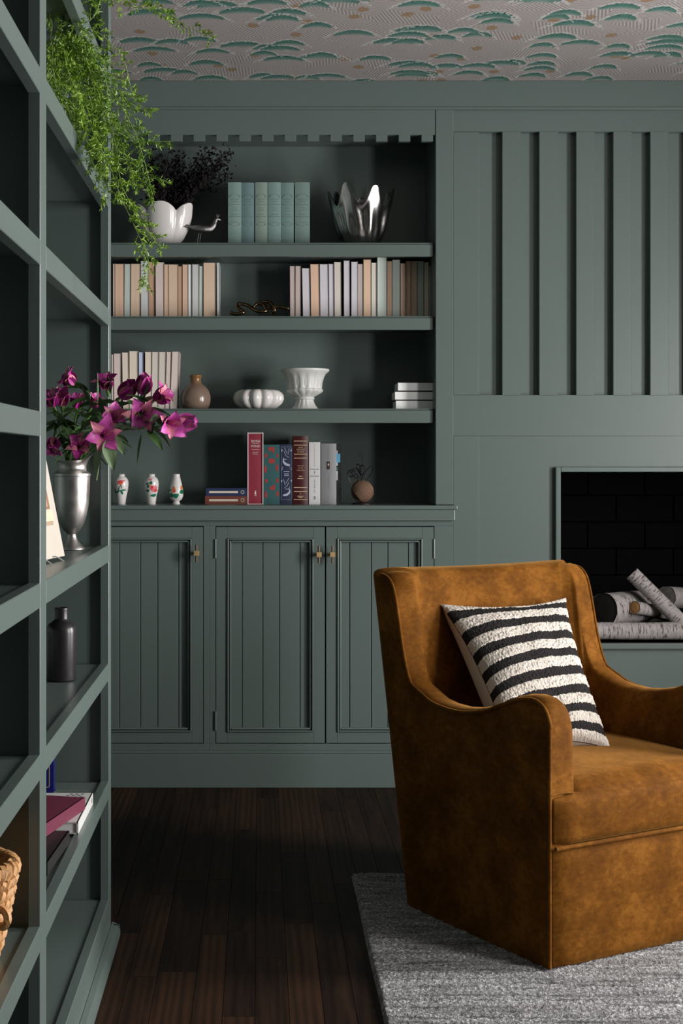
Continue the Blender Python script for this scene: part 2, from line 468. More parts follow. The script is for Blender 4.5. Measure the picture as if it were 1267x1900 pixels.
while z < OZ1:
    hh = min(bh - .006, OZ1 - z)
    xx = OP0 - .012 + (0 if row % 2 else -bl / 2)
    while xx < OP1:
        a, b = max(xx, OP0 - .012), min(xx + bl - .006, OP1 + .012)
        if b - a > .02: brick((a + b) / 2, FB - .008 - .003 * rr.random(), z + hh / 2, b - a, .03, hh)
        xx += bl
    for sx_, xc in ((1, OP0 - .008), (-1, OP1 + .008)):
        yy = YF + .20 + (0 if row % 2 else -bl / 2)
        while yy < FB - .03:
            a, b = max(yy, YF + .201), min(yy + bl - .006, FB - .03)
            if b - a > .02: brick(xc, (a + b) / 2, z + hh / 2, .016, b - a, hh)
            yy += bl
    z += bh; row += 1

# ------------------------------------------------------------------ built-in bookcase on the far wall
BK = YF + .31                                # its back panel
SH_Y = YF + .016                              # front of the shelf nosings
SX1 = fx(807)
bc = thing('built_in_bookcase', 'green painted built-in bookcase above the far cabinets with notched valance', 'bookcase', (0, YF + .13, fz(936)))
zt = fz(937)
bx('back_panel', X0, SX1 + .02, BK, BK + .02, zt - .03, CEIL_Z, PAINT, bc)
bx('side_panel', SX1 + .002, SX1 + .02, YF + .02, BK, zt, CEIL_Z, PAINT, bc)
bx('stile', SX1 + .001, fx(841), YF, YF + .022, zt, fz(202), PAINT, bc, 0.0028, 1)
bx('stile', X0, X0 + .07, YF, YF + .022, zt, fz(202), PAINT, bc, 0.0015, 1)
va = MB().box(X0 + .07, SX1, YF + .002, YF + .022, fz(250), fz(202))
vo = va.build('valance', PAINT, bc, bevel=0.001, bseg=1)
bx('top_panel', X0, SX1, YF + .022, BK, fz(236), fz(232), PAINT, bc)
pxd = 803.5
while fx(pxd - 21) > X0 + .07:
    bx('dentil', fx(pxd - 21.5), fx(pxd), YF + .002, YF + .022, fz(262), fz(249.5), PAINT, vo, 0.0008, 1); pxd -= 42.3
SHELF_TOP = []
for yt, yb in ((450, 476), (586.5, 612), (758, 785)):
    z1_, z0_ = PZ(yt, SH_Y), PZ(yb, SH_Y)
    sh = bx('shelf', X0, SX1, SH_Y + .014, BK, z0_ + .015, z1_, PAINT, bc)
    m = MB().box(X0, SX1 - .004, SH_Y, SH_Y + .016, z0_, z1_ - .006).box(X0, SX1 - .004, SH_Y + .003, SH_Y + .016, z1_ - .005, z1_)
    m.build('nosing', PAINT, sh, bevel=0.0015, bseg=1)
    SHELF_TOP.append(z1_)

# ------------------------------------------------------------------ counter, base cabinets, skirting
cy0 = YF - .022
m = MB().box(X0, fx(841) + .012, cy0, BK, fz(945), fz(937) - .001).box(X0, fx(841) + .004, cy0 + .006, YF + .05, fz(966), fz(945))
ct = m.build('countertop', PAINT, None, bevel=0.003)
tag(ct, 'long green painted countertop ledge over the base cabinets', 'countertop')
CT = fz(937) - .001
struct(MB().box(X0, fx(841), YF - .012, YF + .1, 0, fz(1398)).box(X0, fx(841), YF - .007, YF + .1, fz(1398), fz(1393)).build('baseboard_back', PAINT, None, bevel=0.003))
GZ0, GZ1 = fz(1380), fz(976)
def cabinet(name, label, xa, xb, doors):
    t = thing(name, label, 'cabinet', ((xa + xb) / 2, YF + .1, fz(1393)))
    f = MB(); y0, y1 = YF, YF + .022
    f.box(xa, xb, y0, y1, GZ1, fz(966)); f.box(xa, xb, y0, y1, fz(1393), GZ0)
    f.box(xa, doors[0][0], y0, y1, GZ0, GZ1); f.box(doors[-1][1], xb, y0, y1, GZ0, GZ1)
    f.build('face_frame', PAINT, t, bevel=0.001, bseg=1)
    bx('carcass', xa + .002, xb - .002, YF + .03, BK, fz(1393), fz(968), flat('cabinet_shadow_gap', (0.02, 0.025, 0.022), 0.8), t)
    for (da, db, hinge, grooves) in doors:
        g = .0022
        xa_, xb_, z0, z1 = da + g, db - g, GZ0 + g, GZ1 - g * 1.6
        wf = .0385                                     # frame board width
        d = MB()
        d.box(xa_, xa_ + wf, y0 - .001, y1, z0, z1); d.box(xb_ - wf, xb_, y0 - .001, y1, z0, z1)
        d.box(xa_ + wf, xb_ - wf, y0 - .001, y1, z0, z0 + wf); d.box(xa_ + wf, xb_ - wf, y0 - .001, y1, z1 - wf, z1)
        do = d.build('door', PAINT, t, bevel=0.0012, bseg=1)
        ia, ib, iz0, iz1 = xa_ + wf, xb_ - wf, z0 + wf, z1 - wf
        # two stepped beads round the panel
        for off, wd, ya in ((0.0, .0055, y0 - .0065), (.0075, .0065, y0 - .001)):
            q = MB(); a0, a1, c0, c1 = ia + off, ib - off, iz0 + off, iz1 - off; yb_ = y0 + .016
            q.box(a0, a0 + wd, ya, yb_, c0, c1); q.box(a1 - wd, a1, ya, yb_, c0, c1)
            q.box(a0 + wd, a1 - wd, ya, yb_, c0, c0 + wd); q.box(a0 + wd, a1 - wd, ya, yb_, c1 - wd, c1)
            q.build('bead_moulding', PAINT, do, bevel=0.0022, bseg=2)
        xs = [ia + .012] + grooves + [ib - .012]
        for a, b in zip(xs[:-1], xs[1:]):
            bx('plank', a + .0011, b - .0011, y0 + .0125, y0 + .021, iz0 + .012, iz1 - .012, PAINT, do, 0.0014, 1)
        bx('backing', ia, ib, y0 + .0205, y0 + .024, iz0, iz1, PAINT, do)
        # T-bar pull: dark upright bar through a square brass post
        hx = (xb_ - .021) if hinge < 0 else (xa_ + .021)
        hz = fz(1028) - (0 if len(doors) == 2 else -.0045)
        MB().tube([(hx, y0 - .028, hz - .0295), (hx, y0 - .028, hz + .0295)], .0042, 12).build('handle_bar', BRONZE, do, smooth=True)
        MB().box(hx - .0085, hx + .0085, y0 - .036, y0 - .020, hz - .0085, hz + .0085).tube([(hx, y0 - .02, hz), (hx, y0, hz)], .005, 10).build('handle_post', BRASS, do, bevel=.0008, bseg=1)
        hxe = xa_ - .0015 if hinge < 0 else xb_ + .0015
        for zc in (fz(1018), fz(1337)):
            MB().tube([(hxe, y0 - .003, zc - .033), (hxe, y0 - .003, zc + .033)], .0032, 8).build('hinge', PAINT, do, smooth=True)
    return t
D1 = (fx(175), fx(377.5)); D2 = (fx(399.5), fx(603.5)); D3 = (fx(603.5), fx(805.5))
XS = fx(388.5)
cabinet('base_cabinet', 'green single-door base cabinet partly hidden behind the near bookcase', X0, XS, [(D1[0], D1[1], -1, [fx(p) for p in (221, 260, 292, 331)])])
cabinet('base_cabinet', 'green double-door base cabinet with planked doors beside the fireplace wall', XS, fx(841),
        [(D2[0], D2[1], -1, [fx(p) for p in (449, 487.5, 518.5, 556.5)]), (D3[0], D3[1], 1, [fx(p) for p in (649, 689, 720, 758)])])

# ------------------------------------------------------------------ near bookcase on the left
LX = -0.35; LB = -0.655
lb = thing('face_frame_bookcase', 'tall green open bookcase seen edge-on at the left', 'bookcase', (LX, 2.4, 0))
ST = [(1.205, 1.265), (2.322, 2.386), (3.376, 3.424)]
for (a, b) in ST: bx('stile', LX - .02, LX, a, b, 0.02, CEIL_Z - .002, PAINT, lb, 0.0012, 1)
RZ = [.105 + .274 * k for k in range(9)]
for bay, (ya, yb) in enumerate(((1.265, 2.322), (2.386, 3.376))):
    for k, zt_ in enumerate(RZ):
        if bay == 1 and k == 4: continue
        lo_ = 0.02 if k == 0 else zt_ - .040
        bx('rail', LX - .02, LX, ya, yb, lo_, zt_, PAINT, lb, 0.0012, 1)
        pa, pb = (1.25, 2.343) if bay == 0 else (2.361, 3.392)
        bx('shelf', LB, LX - .0205, pa, pb, zt_ - .024, zt_ - .004, PAINT, lb)
    bx('rail', LX - .02, LX, ya, yb, CEIL_Z - .09, CEIL_Z - .002, PAINT, lb, 0.0012, 1)
for ya, yb in ((1.23, 1.25), (2.343, 2.361), (3.392, 3.420)):
    bx('upright_panel', LB, LX - .0205, ya, yb, 0.0, CEIL_Z - .002, PAINT, lb)
bx('back_panel', LB - .02, LB, 1.2, 3.424, 0.0, CEIL_Z - .002, PAINT, lb)
sm = [(LX + .001, 1.2, .0), (LX + .020, 1.2, .0), (LX + .020, 1.2, .012), (LX + .012, 1.2, .028), (LX + .001, 1.2, .032)]
MB().grid([sm, [(p[0], 3.442, p[2]) for p in sm]]).add([(p[0], 3.442, p[2]) for p in sm], [(0, 1, 2, 3, 4)]).build('shoe_moulding', PAINT, lb, smooth=True)
MB().grid([[(LB, 3.4245, 0), (LB, 3.444, 0), (LB, 3.444, .012), (LB, 3.436, .028), (LB, 3.4245, .032)], [(LX + .02, 3.4245, 0), (LX + .02, 3.444, 0), (LX + .02, 3.444, .012), (LX + .02, 3.436, .028), (LX + .02, 3.4245, .032)]]).build('shoe_moulding', PAINT, lb, smooth=True)

# ------------------------------------------------------------------ rug
RX0, RX1, RY0, RY1 = 0.247, 2.40, 1.25, 3.922
nx_, ny_ = 360, 420
gx = np.linspace(RX0, RX1, nx_); gy = np.linspace(RY0, RY1, ny_)
rng = np.random.default_rng(3)
hz_ = 0.011 + rng.random((ny_, nx_)) * 0.0045 + 0.0015 * np.sin(gy * 160)[:, None]
hz_[0, :] = hz_[-1, :] = 0.001; hz_[:, 0] = hz_[:, -1] = 0.001
XX, YY = np.meshgrid(gx, gy)
YY = YY + 0; XX = XX + (0.0008 * np.sin(YY * 9))
jx = rng.normal(0, .0012, XX.shape); jx[:, :2] = 0; XX = XX + jx; YY = YY + rng.normal(0, .0012, YY.shape)
vv_ = np.stack([XX, YY, hz_], -1).reshape(-1, 3)
ii = np.arange(nx_ * ny_).reshape(ny_, nx_)
ff_ = np.stack([ii[:-1, :-1], ii[:-1, 1:], ii[1:, 1:], ii[1:, :-1]], -1).reshape(-1, 4)
rme = bpy.data.meshes.new('area_rug'); rme.from_pydata(vv_.tolist(), [], ff_.tolist()); rme.materials.append(RUG); rme.update()
rme.polygons.foreach_set('use_smooth', [True] * len(rme.polygons))
ro = bpy.data.objects.new('area_rug', rme); COL.objects.link(ro)
tag(ro, 'heathered grey pile rug with dark streaks under the armchair', 'rug')
# ================================================================== the armchair
CA = Vector((0.631, 3.166)); CU = Vector((0.869, 0.495)).normalized(); CV = Vector((-CU.y, CU.x))
CZ = 0.014
def C(a, b, h):
    b2 = b * (1 + .346 * h) if b > 0 else b
    q = CA + CU * a + CV * b2
    return (q.x, q.y, h + CZ)
def C0(a, b, h):
    q = CA + CU * a + CV * b
    return (q.x, q.y, h + CZ)
W_, D_, TH, TB = 0.648, 0.552, 0.064, 0.067
ch = thing('armchair', 'amber velvet wingback armchair with sloping arms on the grey rug', 'armchair', C(W_ / 2, .27, 0))
RIM_B = [0, .003, .009, .018, .032, .053, .08, .107, .15, .190, .235, .279, .325, .368, .40, .43, .440, .446, .452, .4555, .458, .4605, .4635, .468, .476, .487, .505, .522]
RIM_H = [.535, .550, .564, .576, .584, .587, .583, .574, .555, .537, .526, .520, .521, .528, .543, .570, .588, .610, .650, .69, .73, .765, .79, .810, .824, .832, .836, .834]
RIM_H = [h - .010 + (.012 if b < .43 else 0) for h, b in zip(RIM_H, RIM_B)]
cols = []                                     # (outer plan, inner plan, height)
IS = [0, .10, .18, .25, .40, .60, .80, 1.0]
IA = [TH, .060, .058, .064, .086, .122, .158, .195]; IB = [.400, .426, .450, .461, .472, .480, .484, D_ - TB]
def inner_for(s): return (interp(s, IS, IA), interp(s, IS, IB))      # s 0..1 round the inner corner
LEN = .313
for b0, H in zip(RIM_B, RIM_H):
    if b0 <= .40: I = (TH, b0)
    else: I = inner_for((b0 - .40) / LEN)
    cols.append(((0, b0), I, H))
for k in range(1, 7):
    q = PI / 2 * k / 6
    cols.append(((.03 - .03 * math.cos(q), .522 + .03 * math.sin(q)), inner_for((.122 + .045 * k / 6) / LEN), .834 - .002 * k / 6))
for k in range(1, 14):
    a = .03 + (W_ / 2 - .03) * k / 13
    s_ = min(1.0, (.167 + (a - .03)) / LEN)
    I = inner_for(s_) if s_ < 1 else (max(a, .195), D_ - TB)
    cols.append(((a, D_), I, .832 - .004 * math.sin(PI / 2 * k / 13)))
full = cols + [((W_ - o[0], o[1]), (W_ - i[0], i[1]), h) for (o, i, h) in reversed(cols[:-1])]
NT_ = 9; body = []
for (o, i, H) in full:
    r_ = .022; row = []
    for fr in (0, .12, .3, .5, .7, .85, .95, 1.0): row.append(C(o[0], o[1], (H - r_) * fr))
    for k in range(1, NT_):
        th = PI * k / NT_; f_ = (1 - math.cos(th)) / 2
        row.append(C(lerp(o[0], i[0], f_), lerp(o[1], i[1], f_), H - r_ + r_ * math.sin(th) ** .7))
    for fr in (1.0, .92, .8, .65, .5, .35, .2, 0.0):
        hh = lerp(.22, H - r_, fr); puff = .012 * math.sin(PI * fr)
        c_ = Vector((W_ / 2, .25)); d_ = (c_ - Vector(i)).normalized() * puff
        row.append(C(i[0] + d_.x, i[1] + d_.y * .6, hh))
    body.append(row)
mb = MB().grid(body)
nb, nr = len(body), len(body[0])
mb.f.append(tuple(range(nr))); mb.f.append(tuple((nb - 1) * nr + k for k in reversed(range(nr))))
mb.build('upholstered_shell', VELVET, ch, smooth=True, angle=80)
# welts: along the side rims, up the front corners
def welt(pts, r=.0042): return MB().tube(pts, r, 8).build('piping', VELVET, ch, smooth=True)
for side in (0, 1):
    A_ = lambda a: a if side == 0 else W_ - a
    pts = [C(A_(-.001), -.001, h) for h in (0.004, .1, .2, .3, .4, .5)]
    pts += [C(A_(.001), b0, H - .009) for b0, H in zip(RIM_B[:-1], RIM_H[:-1])]
    welt(spline(pts, 170), .0042)
# seat cushion: soft box with a T front
def soft_box(a0, a1, b0, b1, h0, h1, r, n, crown=0.0, front=0.0):
    bm = bmesh.new(); bmesh.ops.create_cube(bm, size=2.0)
    bmesh.ops.subdivide_edges(bm, edges=bm.edges, cuts=n, use_grid_fill=True)
    hx, hy, hz = (a1 - a0) / 2, (b1 - b0) / 2, (h1 - h0) / 2; vs = []
    for v in bm.verts:
        u_ = Vector(v.co)
        p = Vector((u_.x * hx, u_.y * hy, u_.z * hz)); rz = min(r, hz)
        q = Vector((max(-hx + r, min(hx - r, p.x)), max(-hy + r, min(hy - r, p.y)), max(-hz + rz, min(hz - rz, p.z))))
        d = p - q
        if d.length > 1e-9: p = q + d.normalized() * r if r <= hz else q + Vector((d.x, d.y, d.z)).normalized() * rz
        k = (1 - u_.x ** 2) * (1 - u_.y ** 2)
        if u_.z > 0: p.z += crown * k ** .6 * u_.z
        if u_.y < 0: p.y -= front * (1 - u_.x ** 4) * (1 - u_.z ** 2) * -u_.y
        vs.append((p.x + (a0 + a1) / 2, p.y + (b0 + b1) / 2, p.z + (h0 + h1) / 2))
    bm.verts.ensure_lookup_table(); fs = [tuple(v.index for v in f.verts) for f in bm.faces]; bm.free()
    return vs, fs
cm = MB()
vs, fs = soft_box(TH - .004, W_ - TH + .004, -.006, .54, .262, .392, .032, 14, .022, .004); cm.add([C0(*p) for p in vs], fs)
vs, fs = soft_box(.003, W_ - .003, -.012, .05, .266, .378, .018, 10, .0, .006); cm.add([C0(*p) for p in vs], fs)
cm.build('seat_cushion', VELVET, ch, smooth=True, angle=80)
am = MB(); vs, fs = soft_box(.003, W_ - .003, -.008, .05, 0.0, .264, .012, 8, 0, .002)
am.add([C0(*p) for p in vs], fs); am.build('front_apron', VELVET, ch, smooth=True, angle=80)
welt([C0(a, -.0145, .2655) for a in np.linspace(.004, W_ - .004, 30)], .0045)
welt([C0(a, -.002, .379 + .003 * math.sin(PI * a / TH)) for a in np.linspace(.002, TH, 8)], .0028)
welt([C0(W_ - a, -.002, .379) for a in np.linspace(.002, TH, 8)], .0028)
sp = MB(); spc = C(W_ / 2, .27, 0)
sp.lathe([(.02, -.012), (.16, -.012), (.16, -.001), (.02, -.001)], spc[0], spc[1], CZ, 32, cap1=True)
sp.build('swivel_base', BLACKIRON, ch, smooth=True)

# ------------------------------------------------------------------ striped cushion
TLc, TRc, BRc, BLc = Vector(C0(.155, .605, .735)), Vector(C0(.540, .560, .738)), Vector(C0(.385, .225, .402)), Vector(C0(.085, .235, .408))
def pil(u, v):                                # v 0 top .. 1 bottom ; pinched corners, slightly hollow edges
    k = .075
    uu = u + k * (0.5 - u) * 2 * (1 - (2 * v - 1) ** 2) * (abs(2 * u - 1) ** 3)
    vv = v + k * (0.5 - v) * 2 * (1 - (2 * u - 1) ** 2) * (abs(2 * v - 1) ** 3)
    return TLc * (1 - uu) * (1 - vv) + TRc * uu * (1 - vv) + BRc * uu * vv + BLc * (1 - uu) * vv
pn = (BLc - TLc).cross(TRc - TLc).normalized()
if pn.dot(Vector((CV.x, CV.y, 0))) > 0: pn = -pn
th_ = thing('throw_pillow', 'black and cream striped woven pillow leaning in the armchair', 'pillow', (BLc + BRc) / 2)
def pillow_face(name, n, sgn, bulge, mat, rough):
    m = MB(); rows = []; uvs = []
    for i in range(n + 1):
        v = i / n; row = []
        for j in range(n + 1):
            u = j / n
            k = (max(0, 1 - (2 * u - 1) ** 2) ** .5) * (max(0, 1 - (2 * v - 1) ** 2) ** .5)
            sag = 1 + .22 * (v - .5)
            d = bulge * (k ** .8) * sag
            if rough:
                d += .0028 * noise.noise((u * 85, v * 85, 3)) * min(1, k * 4) + .006 * noise.noise((u * 5, v * 5, 7)) * k
                ph = ((v - .085 * (1 - u) * 4 * v * (1 - v)) * 8.25) % 1
                if abs(ph - .60) > .235: d += .0025 + .003 * noise.noise((u * 90, v * 90, 1))
            p = pil(u, v) + pn * sgn * d
            row.append(tuple(p)); uvs.append((u, v - .085 * (1 - u) * 4 * v * (1 - v)))
        rows.append(row)
    m.grid(rows); o = m.build(name, mat, th_, smooth=True, angle=180)
    ul = o.data.uv_layers.new(name='UVMap'); arr = np.array(uvs, dtype=np.float32)
    idx = np.empty(len(o.data.loops), dtype=np.int32); o.data.loops.foreach_get('vertex_index', idx)
    ul.data.foreach_set('uv', arr[idx].ravel())
pillow_face('striped_front', 190, 1, .062, PILLOW, True)
pillow_face('plain_back', 40, -1, .105, flat('cream_linen', (0.60, 0.54, 0.47), 0.9, 0, 0.08, 60, 0.2), False)
# ================================================================== books
PAPER = {'peach': (0.806, 0.546, 0.403), 'cream': (0.858, 0.741, 0.624), 'brown': (0.598, 0.377, 0.26), 'sage': (0.611, 0.676, 0.624), 'grey': (0.676, 0.689, 0.689), 'tan': (0.78, 0.572, 0.429), 'white': (0.9, 0.9, 0.9), 'taupe': (0.585, 0.481, 0.455), 'lilac': (0.702, 0.663, 0.715), 'beige': (0.754, 0.676, 0.611), 'olive': (0.468, 0.442, 0.351), 'blue': (0.598, 0.65, 0.806), 'pink': (0.78, 0.65, 0.611), 'rust': (0.546, 0.312, 0.195), 'mint': (0.754, 0.832, 0.767)}
ORD = ['first', 'second', 'third', 'fourth', 'fifth', 'sixth', 'seventh', 'eighth', 'ninth', 'tenth', 'eleventh', 'twelfth', 'thirteenth', 'fourteenth',
       'fifteenth', 'sixteenth', 'seventeenth', 'eighteenth', 'nineteenth', 'twentieth', 'twenty-first', 'twenty-second', 'twenty-third']
def cover_mat(c, name): return flat('cover_' + name, c, 0.5, 0, 0.06)
def page_out_book(x0, x1, z0, z1, yf, depth, tone, label, group, lean=0.0, cover=None):
    """a book pushed in spine first: the fore-edge faces the room"""
    t = thing('book', label, 'book', ((x0 + x1) / 2, yf + depth / 2, z0), group)
    fn = lambda x, y, z: (x + lean * (z - z0) / (z1 - z0), y, z)
    c = cover or tuple(v * .55 for v in PAPER[tone]); tk = .0011
    x0 += .0003; x1 -= .0003
    MB().box(x0, x0 + tk, yf, yf + depth, z0, z1, fn).box(x1 - tk, x1, yf, yf + depth, z0, z1, fn).box(x0 + tk, x1 - tk, yf + depth - .0015, yf + depth, z0, z1, fn) \
        .build('cover', cover_mat(c, tone if cover is None else 'c%03d' % int(sum(c) * 1000)), t)
    MB().box(x0 + tk, x1 - tk, yf + .0012, yf + depth - .0015, z0 + .0012, z1 - .0012, fn).build('pages', m_paper('paper_' + tone, PAPER[tone]), t)
    return t
YB = YF + .150
z2, z3 = SHELF_TOP[1], SHELF_TOP[2]
def row(books, yb, where, group, zbase, ybase_px):
    for i, (a, b, top, tone, lean, cov) in enumerate(books):
        h = PZ(top, YB) - zbase
        page_out_book(PX(a, YB), PX(b, YB), zbase, zbase + h, YB + .004 * R.random(), .105 + .03 * R.random(), tone,
                      '%s from the left, %s page edges outward, %s' % (ORD[i], tone, where), group, lean, cov)
q1 = lambda z: 205 + z / 6.033
L2 = [(q1(28), q1(52), 489, 'cream', 0, None), (q1(52), q1(152), 489, 'peach', 0, None), (q1(152), q1(226), 489, 'sage', .0015, None), (q1(226), q1(332), 489, 'tan', .0012, None),
      (q1(340), q1(427), 484, 'grey', 0, None), (q1(428), q1(490), 485.5, 'brown', 0, None), (q1(505), q1(600), 486, 'pink', -.001, None), (q1(600), q1(652), 490, 'peach', 0, None),
      (q1(652), q1(756), 490, 'tan', 0, None), (q1(756), q1(802), 493.5, 'brown', 0, None), (q1(805), q1(870), 490, 'peach', 0, None), (q1(870), q1(908), 490, 'white', 0, None),
      (q1(914), q1(990), 490, 'grey', 0, None), (q1(990), q1(1030), 493, 'sage', .001, None), (q1(1040), q1(1176), 487, 'tan', 0, None), (q1(1192), q1(1226), 487, 'grey', -.001, None)]
row(L2, YB, 'left row under the top shelf', 'page-edge books on the second shelf, left', z2, 585)
q2 = lambda z: 530 + z / 4.369
L2r = [(q2(36), q2(78), 493, 'taupe', -.001, None), (q2(78), q2(122), 493, 'taupe', .0004, None), (q2(140), q2(200), 497, 'lilac', -.0034, None), (q2(206), q2(276), 489.5, 'peach', -.003, None),
       (q2(280), q2(348), 489.5, 'lilac', -.002, None), (q2(352), q2(390), 489, 'lilac', -.0015, None), (q2(396), q2(452), 485.5, 'beige', -.0014, None), (q2(472), q2(520), 483, 'lilac', -.0006, None),
       (q2(532), q2(585), 485, 'lilac', 0, None), (q2(585), q2(628), 489, 'taupe', 0, None), (q2(630), q2(694), 481, 'peach', 0, (0.16, 0.30, 0.10)), (q2(695), q2(736), 487, 'beige', 0, None),
       (q2(743), q2(819), 475.5, 'mint', 0, (0.55, 0.60, 0.55)), (q2(822), q2(865), 484, 'peach', 0, None), (q2(866), q2(928), 481, 'sage', 0, None), (q2(931), q2(974), 488, 'tan', 0, None),
       (q2(975), q2(1015), 484, 'peach', 0, None), (q2(1016), q2(1066), 484, 'tan', 0, None), (q2(1067), q2(1118), 484, 'sage', 0, None), (q2(1120), q2(1160), 486, 'cream', 0, None),
       (q2(1161), q2(1189), 493, 'grey', 0, None), (q2(1190), q2(1206), 490, 'peach', 0, None)]
row(L2r, YB, 'right row above the white urn', 'page-edge books on the second shelf, right', z2, 585)
q3 = lambda z: 205 + z / 6.335
L3 = [(q3(10), q3(40), 657, 'pink', 0, None), (q3(42), q3(124), 655.5, 'pink', -.0005, None), (q3(146), q3(222), 653.5, 'cream', -.0035, None), (q3(224), q3(322), 651, 'cream', -.0008, None), (q3(331), q3(386), 653, 'blue', -.0003, (0.16, 0.22, 0.40)),
      (q3(404), q3(482), 652.5, 'cream', .0005, None), (q3(483), q3(560), 652.5, 'beige', .0016, None), (q3(561), q3(640), 652.5, 'beige', .003, None), (q3(641), q3(698), 652.5, 'pink', .0055, None), (q3(699), q3(782), 652, 'pink', .0074, None)]
YB = YF + .10
row(L3, YB, 'row beside the brown jar', 'page-edge books on the third shelf', z3, 757)

def set_text(name, body, size, origin, mat, parent, vertical=False, sx=1.0):
    cu = bpy.data.curves.new('t', 'FONT'); cu.body = body; cu.size = size; cu.align_x = 'CENTER'; cu.align_y = 'CENTER'; cu.extrude = .0001; cu.resolution_u = 2
    o = bpy.data.objects.new('t', cu); COL.objects.link(o)
    dg = bpy.context.evaluated_depsgraph_get(); me = bpy.data.meshes.new_from_object(o.evaluated_get(dg))
    bpy.data.objects.remove(o); me.name = name
    Mx = Matrix.Rotation(PI / 2, 4, 'X') @ Matrix.Scale(sx, 4, (1, 0, 0))
    if vertical: Mx = Matrix.Rotation(PI / 2, 4, 'Y') @ Mx
    me.transform(Matrix.Translation(origin) @ Mx)
    me.materials.clear(); me.materials.append(mat)
    o = bpy.data.objects.new(name, me); link(o, parent); return o
def poly(name, pts, y, mat, parent, thick=.0003):
    """flat print on a spine: outline in x/z, facing the room"""
    n = len(pts); vs = [(x, y - thick, z) for x, z in pts] + [(x, y, z) for x, z in pts]
    return MB().add(vs, [tuple(range(n))] + [(i, (i + 1) % n, n + (i + 1) % n, n + i) for i in range(n)]).build(name, mat, parent)
def ell(cx, cz, rx, rz, n=16, ph=0): return [(cx + rx * math.cos(2 * PI * k / n + ph), cz + rz * math.sin(2 * PI * k / n + ph)) for k in range(n)]
GILT = flat('gilt_print', (0.62, 0.47, 0.30), 0.4, 0.3); PALEP = flat('pale_print', (0.72, 0.62, 0.60), 0.6); INK = flat('ink_print', (0.05, 0.05, 0.055), 0.6)

def spine_book(name, label, xa, xb, top, yf, depth, cmat, zbase, group, rounded=.0, cat='book'):
    """upright book, spine to the room; returns root, x0, x1, z0, z1"""
    x0, x1 = PX(xa, yf), PX(xb, yf); z1 = PZ(top, yf)
    t = thing(name, label, cat, ((x0 + x1) / 2, yf + depth / 2, zbase), group)
    n = 7; sp = []
    for k in range(n):
        u = k / (n - 1); sp.append((lerp(x0, x1, u), yf - rounded * math.sin(PI * u)))
    sec = sp + [(x1, yf + depth), (x1 - .0022, yf + depth), (x1 - .0022, yf + .004), (x0 + .0022, yf + .004), (x0 + .0022, yf + depth), (x0, yf + depth)]
    m = MB(); N = len(sec)
    m.add([(a, b, zbase) for a, b in sec] + [(a, b, z1) for a, b in sec], [(i, (i + 1) % N, N + (i + 1) % N, N + i) for i in range(N)])
    for off in (0, N):           # spine cap, then the two boards
        m.f.append(tuple(off + i for i in range(n)) + (off + n + 2 + 0, off + n + 3) if False else tuple(off + i for i in list(range(n)) + [n + 2, n + 3]))
        m.f.append((off + n - 1, off + n, off + n + 1, off + n + 2)); m.f.append((off + n + 3, off + n + 4, off + n + 5, off + 0))
    m.build('cover', cmat, t, smooth=True, angle=35)
    bx('pages', x0 + .0024, x1 - .0024, yf + .0045, yf + depth - .003, zbase + .003, z1 - .003, m_paper('paper_cream', PAPER['cream']), t)
    return t, x0, x1, zbase, z1

# six teal volumes on the top shelf
q4 = lambda z: 410 + z / 7.04
YT = YF + .11; zt1 = SHELF_TOP[0]
CLOTH = [flat('teal_cloth_%d' % i, c, 0.8, 0, 0.1, 200) for i, c in enumerate(((0.185, 0.275, 0.252), (0.125, 0.205, 0.208), (0.195, 0.262, 0.232), (0.175, 0.265, 0.252), (0.148, 0.228, 0.214), (0.156, 0.228, 0.210)))]
TEALP = flat('faded_spine_print', (0.105, 0.135, 0.125), 0.8)
ROSEP = flat('faded_rose_print', (0.20, 0.17, 0.155), 0.8)
for i, (a, b, tp) in enumerate(((92, 268, 338.5), (272, 432, 339), (446, 608, 338.5), (616, 784, 338.5), (788, 950, 339), (966, 1160, 338.5))):
    t, xa, xb, za, zb = spine_book('book', '%s teal cloth volume from the white vase in the matching set' % ORD[i], q4(a), q4(b), tp, YT, .13, CLOTH[i], zt1, 'matching teal volumes on the top shelf', .003)
    xm, hw, H = (xa + xb) / 2, (xb - xa) / 2 - .005, zb - za
    yp = YT - .0030
    fr = lambda f: za + H * f
    MB().tube([(xm - hw * math.cos(q), yp + .0002, fr(.76) + .013 * math.sin(q)) for q in np.linspace(0, PI, 12)], .0005, 4).build('spine_print', TEALP, t)
    for f_, k in ((.735, .75), (.70, .55), (.655, .95), (.60, .45), (.565, .5), (.50, .6), (.465, 1.0), (.375, .6)):
        bx('spine_print', xm - hw * k, xm + hw * k, yp - .0001, yp + .0014, fr(f_) - .0007, fr(f_) + .0007, TEALP, t)
    MB().tube([(xm - hw * math.cos(q), yp + .0002, fr(.37) - .012 * math.sin(q)) for q in np.linspace(0, PI, 12)], .0005, 4).build('spine_print', ROSEP, t)

# upright books on the counter
YC = YF + .12; q5 = lambda z: 450 + z / 6.668
gC = 'upright books on the counter'
def yz(py, y=YC): return PZ(py, y)
